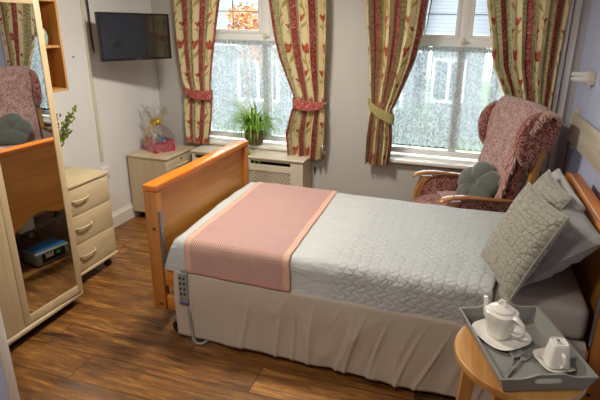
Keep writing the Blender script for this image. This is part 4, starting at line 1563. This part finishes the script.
def thr(u, v):
    x, z = thr_path(u)
    yn, yf = -.246, .222
    wtop = max(0, min(1, (z - .95) / .22))
    y = yn + (yf - yn) * v
    if wtop > 0: y = (yn - .030 * wtop) + (yf + .03 * wtop - yn + .030 * wtop) * v
    # drapes over the near wing at the top
    e = max(0, (.30 - v) / .30)
    dz = -.03 * e * e * wtop
    return Vector((x + .004 * nz(u * 12, v * 6), y, z + dz + .003 * nz(u * 20, v * 9)))
rt = thing('chair_throw', 'pink chenille fringed throw draped over the back of the armchair', 'throw', (AX, AY, 0), AR)
MB().grid(thr, 90, 40, lambda u, v: (v * .45, u * 1.55)).build('cloth', M['chenille'], rt, angle=80, solid=.010)
fr = MB(); rnd = random.Random(5)
def strand(p, d, L_, r=.0035):
    pts = [p]
    q = Vector(p); dd = Vector(d).normalized()
    for k in range(4):
        dd = (dd + Vector((rnd.uniform(-.25, .25), rnd.uniform(-.25, .25), -.28))).normalized()
        q = q + dd * L_ / 4; pts.append(q.copy())
    fr.tube(pts, [r, r * 1.2, r, r * .9, r * 1.1], 5)
for k in range(420):
    u = .16 + .70 * rnd.random()
    p = thr(u, 0.0) + Vector((0, .006, 0))
    front = u < .58
    z = p.z
    if front:
        strand(p + Vector((-.014, rnd.uniform(-.01, .045), rnd.uniform(-.01, .01))), (-.34, rnd.uniform(-.45, .1), -.5), rnd.uniform(.06, .10), .0048)
    else:
        strand(p + Vector((0, -.01, .004)), (rnd.uniform(-.2, .6), -.8, .1), rnd.uniform(.04, .07))
fr.build('fringe', M['fringe'], rt)

# flower cushion
def flower_cushion():
    mb = MB()
    R0 = .186
    def prof(r, a):
        lob = .86 + .14 * abs(math.cos(2.5 * a)) ** .7 * 1.0
        return lob
    NR, NA = 22, 100
    for sgn in (1, -1):
        vs = []
        for i in range(NR + 1):
            s = i / NR
            row = []
            for j in range(NA):
                a = 2 * PI * j / NA
                l = .85 + .15 * abs(math.cos(2.5 * a)) ** .9
                groove = (1 - abs(math.cos(2.5 * a))) ** 2.5
                rr = R0 * l * s
                t = .078 * max(0, 1 - s ** 2.4) ** .5 * (1 - .55 * math.exp(-(s / .22) ** 2)) * (1 - .22 * groove * min(1, s * 2) )
                row.append(mb.bm.verts.new((rr * math.cos(a), rr * math.sin(a), sgn * t)))
            vs.append(row)
        for i in range(NR):
            for j in range(NA):
                k = (j + 1) % NA
                if i == 0:
                    continue
                mb.bm.faces.new((vs[i][j], vs[i][k], vs[i + 1][k], vs[i + 1][j]))
        mb.bm.faces.new(vs[1])
    return mb
fo = thing('flower_cushion', 'sage grey velvet flower-shaped cushion on the armchair seat', 'cushion', (0, 0, 0))
FC = AM @ Vector((.37, -.045, .63))
lx = (AM.to_3x3() @ Vector((0, 1, 0)))
nrm = (AM.to_3x3() @ Vector((-.80, -.30, .52))).normalized()
lx = (lx - nrm * lx.dot(nrm)).normalized(); ly = nrm.cross(lx)
m_ = Matrix((lx, ly, nrm)).transposed().to_4x4(); m_.translation = FC
fo.matrix_world = m_
flower_cushion().build('pad', M['velvet'], fo, weld=True, angle=80)
MB().ball((0, 0, .032), .012, 8, 1, 1, .6).build('button', M['velvet'], fo)

# ================================================================== SIDE TABLE + TRAY
tb = thing('round_side_table', 'round oak side table beside the bed at the bottom right', 'side table', (3.088, -2.361, 0))
MB().lathe([(.214, .575), (.224, .580), (.227, .592), (.224, .607), (.218, .610)], n=96).build('tabletop', M['oak_table'], tb)
for k in range(4):
    a = math.radians(5 + 90 * k)
    ux, uy = math.cos(a), math.sin(a)
    rings = []
    for (r_, z, w) in ((.160, .5745, .024), (.175, .30, .021), (.195, .001, .017)):
        rings.append([Vector((ux * r_ + (ux * dx - uy * dy) * w, uy * r_ + (uy * dx + ux * dy) * w, z)) for dx, dy in ((-1, -1), (1, -1), (1, 1), (-1, 1))])
    MB().ring_loft(rings).build('leg', M['oak_leg'], tb)
MB().tube([(.14, .0124, .545), (-.14, -.0124, .545)], .012, 8).tube([(-.0124, .14, .545), (.0124, -.14, .545)], .012, 8).build('brace', M['oak_leg'], tb)

TR = math.atan2(-2.243 + 2.646, 2.862 - 3.005) - PI / 2     # long axis is local y
tcx, tcy = 3.088, -2.352
TZ = .611
ty = thing('serving_tray', 'sage grey wooden serving tray with slot handles on the round table', 'tray', (tcx, tcy, TZ), TR)
a1, b1 = .130, .178     # base half sizes (x short, y long)
a2, b2 = .153, .193     # rim half sizes
MB().box(-a1 - .004, a1 + .004, -b1 - .004, b1 + .004, 0, .007, .002).build('base', M['tray'], ty)
Hh, th = .064, .009
def side_long(s):
    P = lambda x, y, z: Vector((s * x, y, z))
    mb = MB()
    n = 16
    rings = []
    for k in range(n + 1):
        t = k / n * 2 - 1
        zt_ = Hh - .006
        rings.append([P(a1, t * b1, .001), P(a2, t * b2, zt_), P(a2 + th, t * (b2 + th), zt_), P(a1 + th, t * (b1 + th), .001)])
    return mb.ring_loft(rings)
for s in (-1, 1): side_long(s).build('long_side', M['tray'], ty)
def side_short(s):
    """flared end board with raised middle and a stadium hand slot"""
    mb = MB()
    n = 64
    def outer(k):
        # outline in (t along -1..1, h 0..1)
        q = k / n * 4
        e = int(q) % 4; f = q - int(q)
        if e == 0: return (-1 + 2 * f, 0)
        if e == 1: return (1, f)
        if e == 2: return (1 - 2 * f, 1)
        return (-1, 1 - f)
    def topz(t): 
        c = max(0, 1 - abs(t) / .62); c = c * c * (3 - 2 * c)
        return Hh - .006 + .018 * min(1, c * 1.6)
    def inner(k):
        q = k / n * 2 * PI - PI * .75
        ca, sa = math.cos(q), math.sin(q); w = (abs(ca) ** 4 + abs(sa) ** 4) ** (-.25)
        return (.30 * ca * w, .60 + .17 * sa * w)
    def P(t, h, off):
        zt_ = topz(t)
        z = .001 + (zt_ - .001) * h
        f = (z / Hh)
        a = a1 + (a2 - a1) * min(f, 1.35); b = b1 + (b2 - b1) * f
        return Vector((t * (a + off * 1.0), s * (b + off), z))
    ro = [[P(*outer(k), 0) for k in range(n)], [P(*outer(k), th) for k in range(n)]]
    ri = [[P(*inner(k), 0) for k in range(n)], [P(*inner(k), th) for k in range(n)]]
    V = [[mb.bm.verts.new(p) for p in r] for r in (ro[0], ri[0], ri[1], ro[1])]
    for a, b in ((0, 1), (1, 2), (2, 3), (3, 0)):
        for k in range(n):
            j = (k + 1) % n
            mb.bm.faces.new((V[a][k], V[a][j], V[b][j], V[b][k]))
    return mb
for s in (-1, 1): side_short(s).build('end_board', M['tray'], ty, angle=30)

TI = TZ + .008
def rsq(mb, prof, n=48, sq=3.2, rot=0.0, c=(0, 0, 0), sx=1, sy=1, caps=(True, True)):
    return mb.lathe(prof, c, n, caps[0], caps[1], sq, sx, sy, rot)
so = rsq(MB(), [(.040, 0), (.054, .002), (.076, .009), (.092, .014), (.094, .016), (.091, .017), (.076, .012), (.052, .006), (.01, .005)], rot=TR + .35)
tag(place(so.build('saucer', M['porcelain']), (3.028, -2.287, TI)), 'large white rounded-square saucer under the teapot', 'saucer')
tp = thing('teapot', 'white porcelain teapot with looped lid standing on the large saucer on the tray', 'teapot', (3.020, -2.285, TI + .0065), -1.05 + .35)
tp.scale = (1.05, 1.05, 1.13)
rsq(MB(), [(.030, 0), (.036, .002), (.044, .03), (.050, .06), (.053, .082), (.052, .090), (.047, .094), (.04, .095)], sq=2.9).build('body', M['porcelain'], tp)
lid = MB().lathe([(.041, .0955), (.040, .101), (.028, .106), (.012, .109), (.004, .110)], n=40).build('lid', M['porcelain'], tp)
kp = [(-.014, 0, .107), (-.015, 0, .118), (-.006, 0, .128), (.008, .0, .128), (.013, 0, .119), (.006, 0, .110)]
MB().tube(kp, [.0045, .004, .004, .004, .004, .0035], 10).build('lid_loop', M['porcelain'], lid)
# spout opposite the handle
MB().tube([(-.040, 0, .035), (-.060, 0, .052), (-.066, 0, .080), (-.072, 0, .108)], [.016, .012, .009, .0075], 14).build('spout', M['porcelain'], tp)
hp = [(.040, 0, .086), (.062, 0, .090), (.085, 0, .078), (.094, 0, .058), (.084, 0, .040), (.062, 0, .030), (.040, 0, .030)]
rings = []
for i, (x, y, z) in enumerate(hp):
    w = [.016, .013, .010, .008, .007, .006, .006][i]; h = [.006, .006, .005, .005, .005, .005, .005][i]
    p0 = Vector(hp[max(i - 1, 0)]); p1 = Vector(hp[min(i + 1, 6)]); d = (p1 - p0).normalized(); nn = Vector((0, 1, 0)).cross(d)
    rings.append([Vector((x, y, z)) + Vector((0, 1, 0)) * w * math.cos(2 * PI * k / 14) + nn * h * math.sin(2 * PI * k / 14) for k in range(14)])
MB().ring_loft(rings).build('handle', M['porcelain'], tp)

sc_ = rsq(MB(), [(.022, 0), (.036, .002), (.056, .008), (.062, .012), (.061, .0135), (.052, .009), (.034, .004), (.01, .0035)], sq=4, rot=TR + .1)
tag(place(sc_.build('saucer', M['porcelain']), (3.200, -2.385, TI)), 'small white square saucer under the upturned cup', 'saucer')
cp = thing('teacup', 'small white square cup turned upside down on its saucer on the tray', 'cup', (3.200, -2.398, TI + .0135), TR - .12)
rsq(MB(), [(.037, 0), (.0385, .001), (.038, .004), (.028, .070), (.0265, .078), (.0235, .080)], sq=5).build('body', M['porcelain'], cp)
rsq(MB(), [(.0245, .079), (.0245, .083), (.0215, .083), (.0215, .0802)], sq=5).build('foot_rim', M['porcelain'], cp)
mk = MB()
for i in range(3): mk.box(-.012 + .002 * i, .012 - .002 * i, -.012 + i * .006, -.010 + i * .006, .0802, .0807)
mk.lathe([(.006, .0802), (.006, .0807)], (0, .010, 0), 16)
mk.build('maker_stamp', M['ink'], cp)
hp = [(0, -.0335, .060), (0, -.052, .058), (0, -.060, .046), (0, -.060, .026), (0, -.052, .016), (0, -.037, .014)]
rings = []
for i, p in enumerate(hp):
    p = Vector(p); p0 = Vector(hp[max(i - 1, 0)]); p1 = Vector(hp[min(i + 1, 5)]); d = (p1 - p0).normalized(); nn = Vector((1, 0, 0)).cross(d)
    rings.append([p + Vector((1, 0, 0)) * .0065 * math.cos(2 * PI * k / 12) + nn * .0038 * math.sin(2 * PI * k / 12) for k in range(12)])
MB().ring_loft(rings).build('handle', M['porcelain'], cp)


def cutlery_handle(mb, L_, z):
    rings = []
    for k in range(9):
        t = k / 8
        y = -L_ * t
        w = .0022 + .0026 * t ** 1.4
        zz = z + .004 * math.sin(t * PI) + .001
        rings.append([Vector((dx * w, y, zz + dz * .0014)) for dx, dz in ((-1, -1), (1, -1), (1, 1), (-1, 1))])
    return mb.ring_loft(rings)


spn = thing('teaspoon', 'steel teaspoon crossed beside the fork on the tray', 'spoon', (3.063, -2.410, TI + .001), math.radians(-17))
spn.scale = (1.28, 1.22, 1)
mb = MB()
def bowl(u, v):
    a = 2 * PI * u; r = v
    x = .0165 * r * math.cos(a) * (1 + .12 * math.sin(a)); y = .025 + .026 * r * math.sin(a)
    return Vector((x, y, .003 + .006 * r * r))
mb.grid(bowl, 28, 8)
mb.build('bowl', M['chrome'], spn, weld=True, solid=.0012)
cutlery_handle(MB(), .105, .006).build('handle', M['chrome'], spn)
fk = thing('pastry_fork', 'steel fork lying against the teaspoon on the tray', 'fork', (3.090, -2.412, TI), math.radians(-30))
fk.scale = (1.2, 1.2, 1)
mb = MB()
mb.prism([(-.003, -.004), (.003, -.004), (.0105, .010), (.011, .018), (-.011, .018), (-.0105, .010)], 'z', .0035, .0055)
for x in (-.0093, -.0031, .0031, .0093):
    mb.box(x - .0015, x + .0015, .018, .042, .0035, .0055)
mb.build('tines', M['chrome'], fk)
cutlery_handle(MB(), .105, .005).build('handle', M['chrome'], fk)

# ================================================================== CEILING LAMPS
for (x, y, lab) in ((1.50, -1.45, 'round white ceiling lamp above the bed'), (1.75, -3.35, 'round white ceiling lamp in the lobby behind the camera')):
    cl = thing('ceiling_lamp', lab, 'ceiling lamp', (x, y, CEIL))
    MB().lathe([(.17, -.001), (.18, -.01), (.18, -.035), (.172, -.04)], n=48).build('base', M['white_plastic'], cl)
    MB().lathe([(.170, -.041), (.165, -.070), (.13, -.092), (.07, -.104), (.005, -.107)], n=48).build('diffuser', M['lamp'], cl)
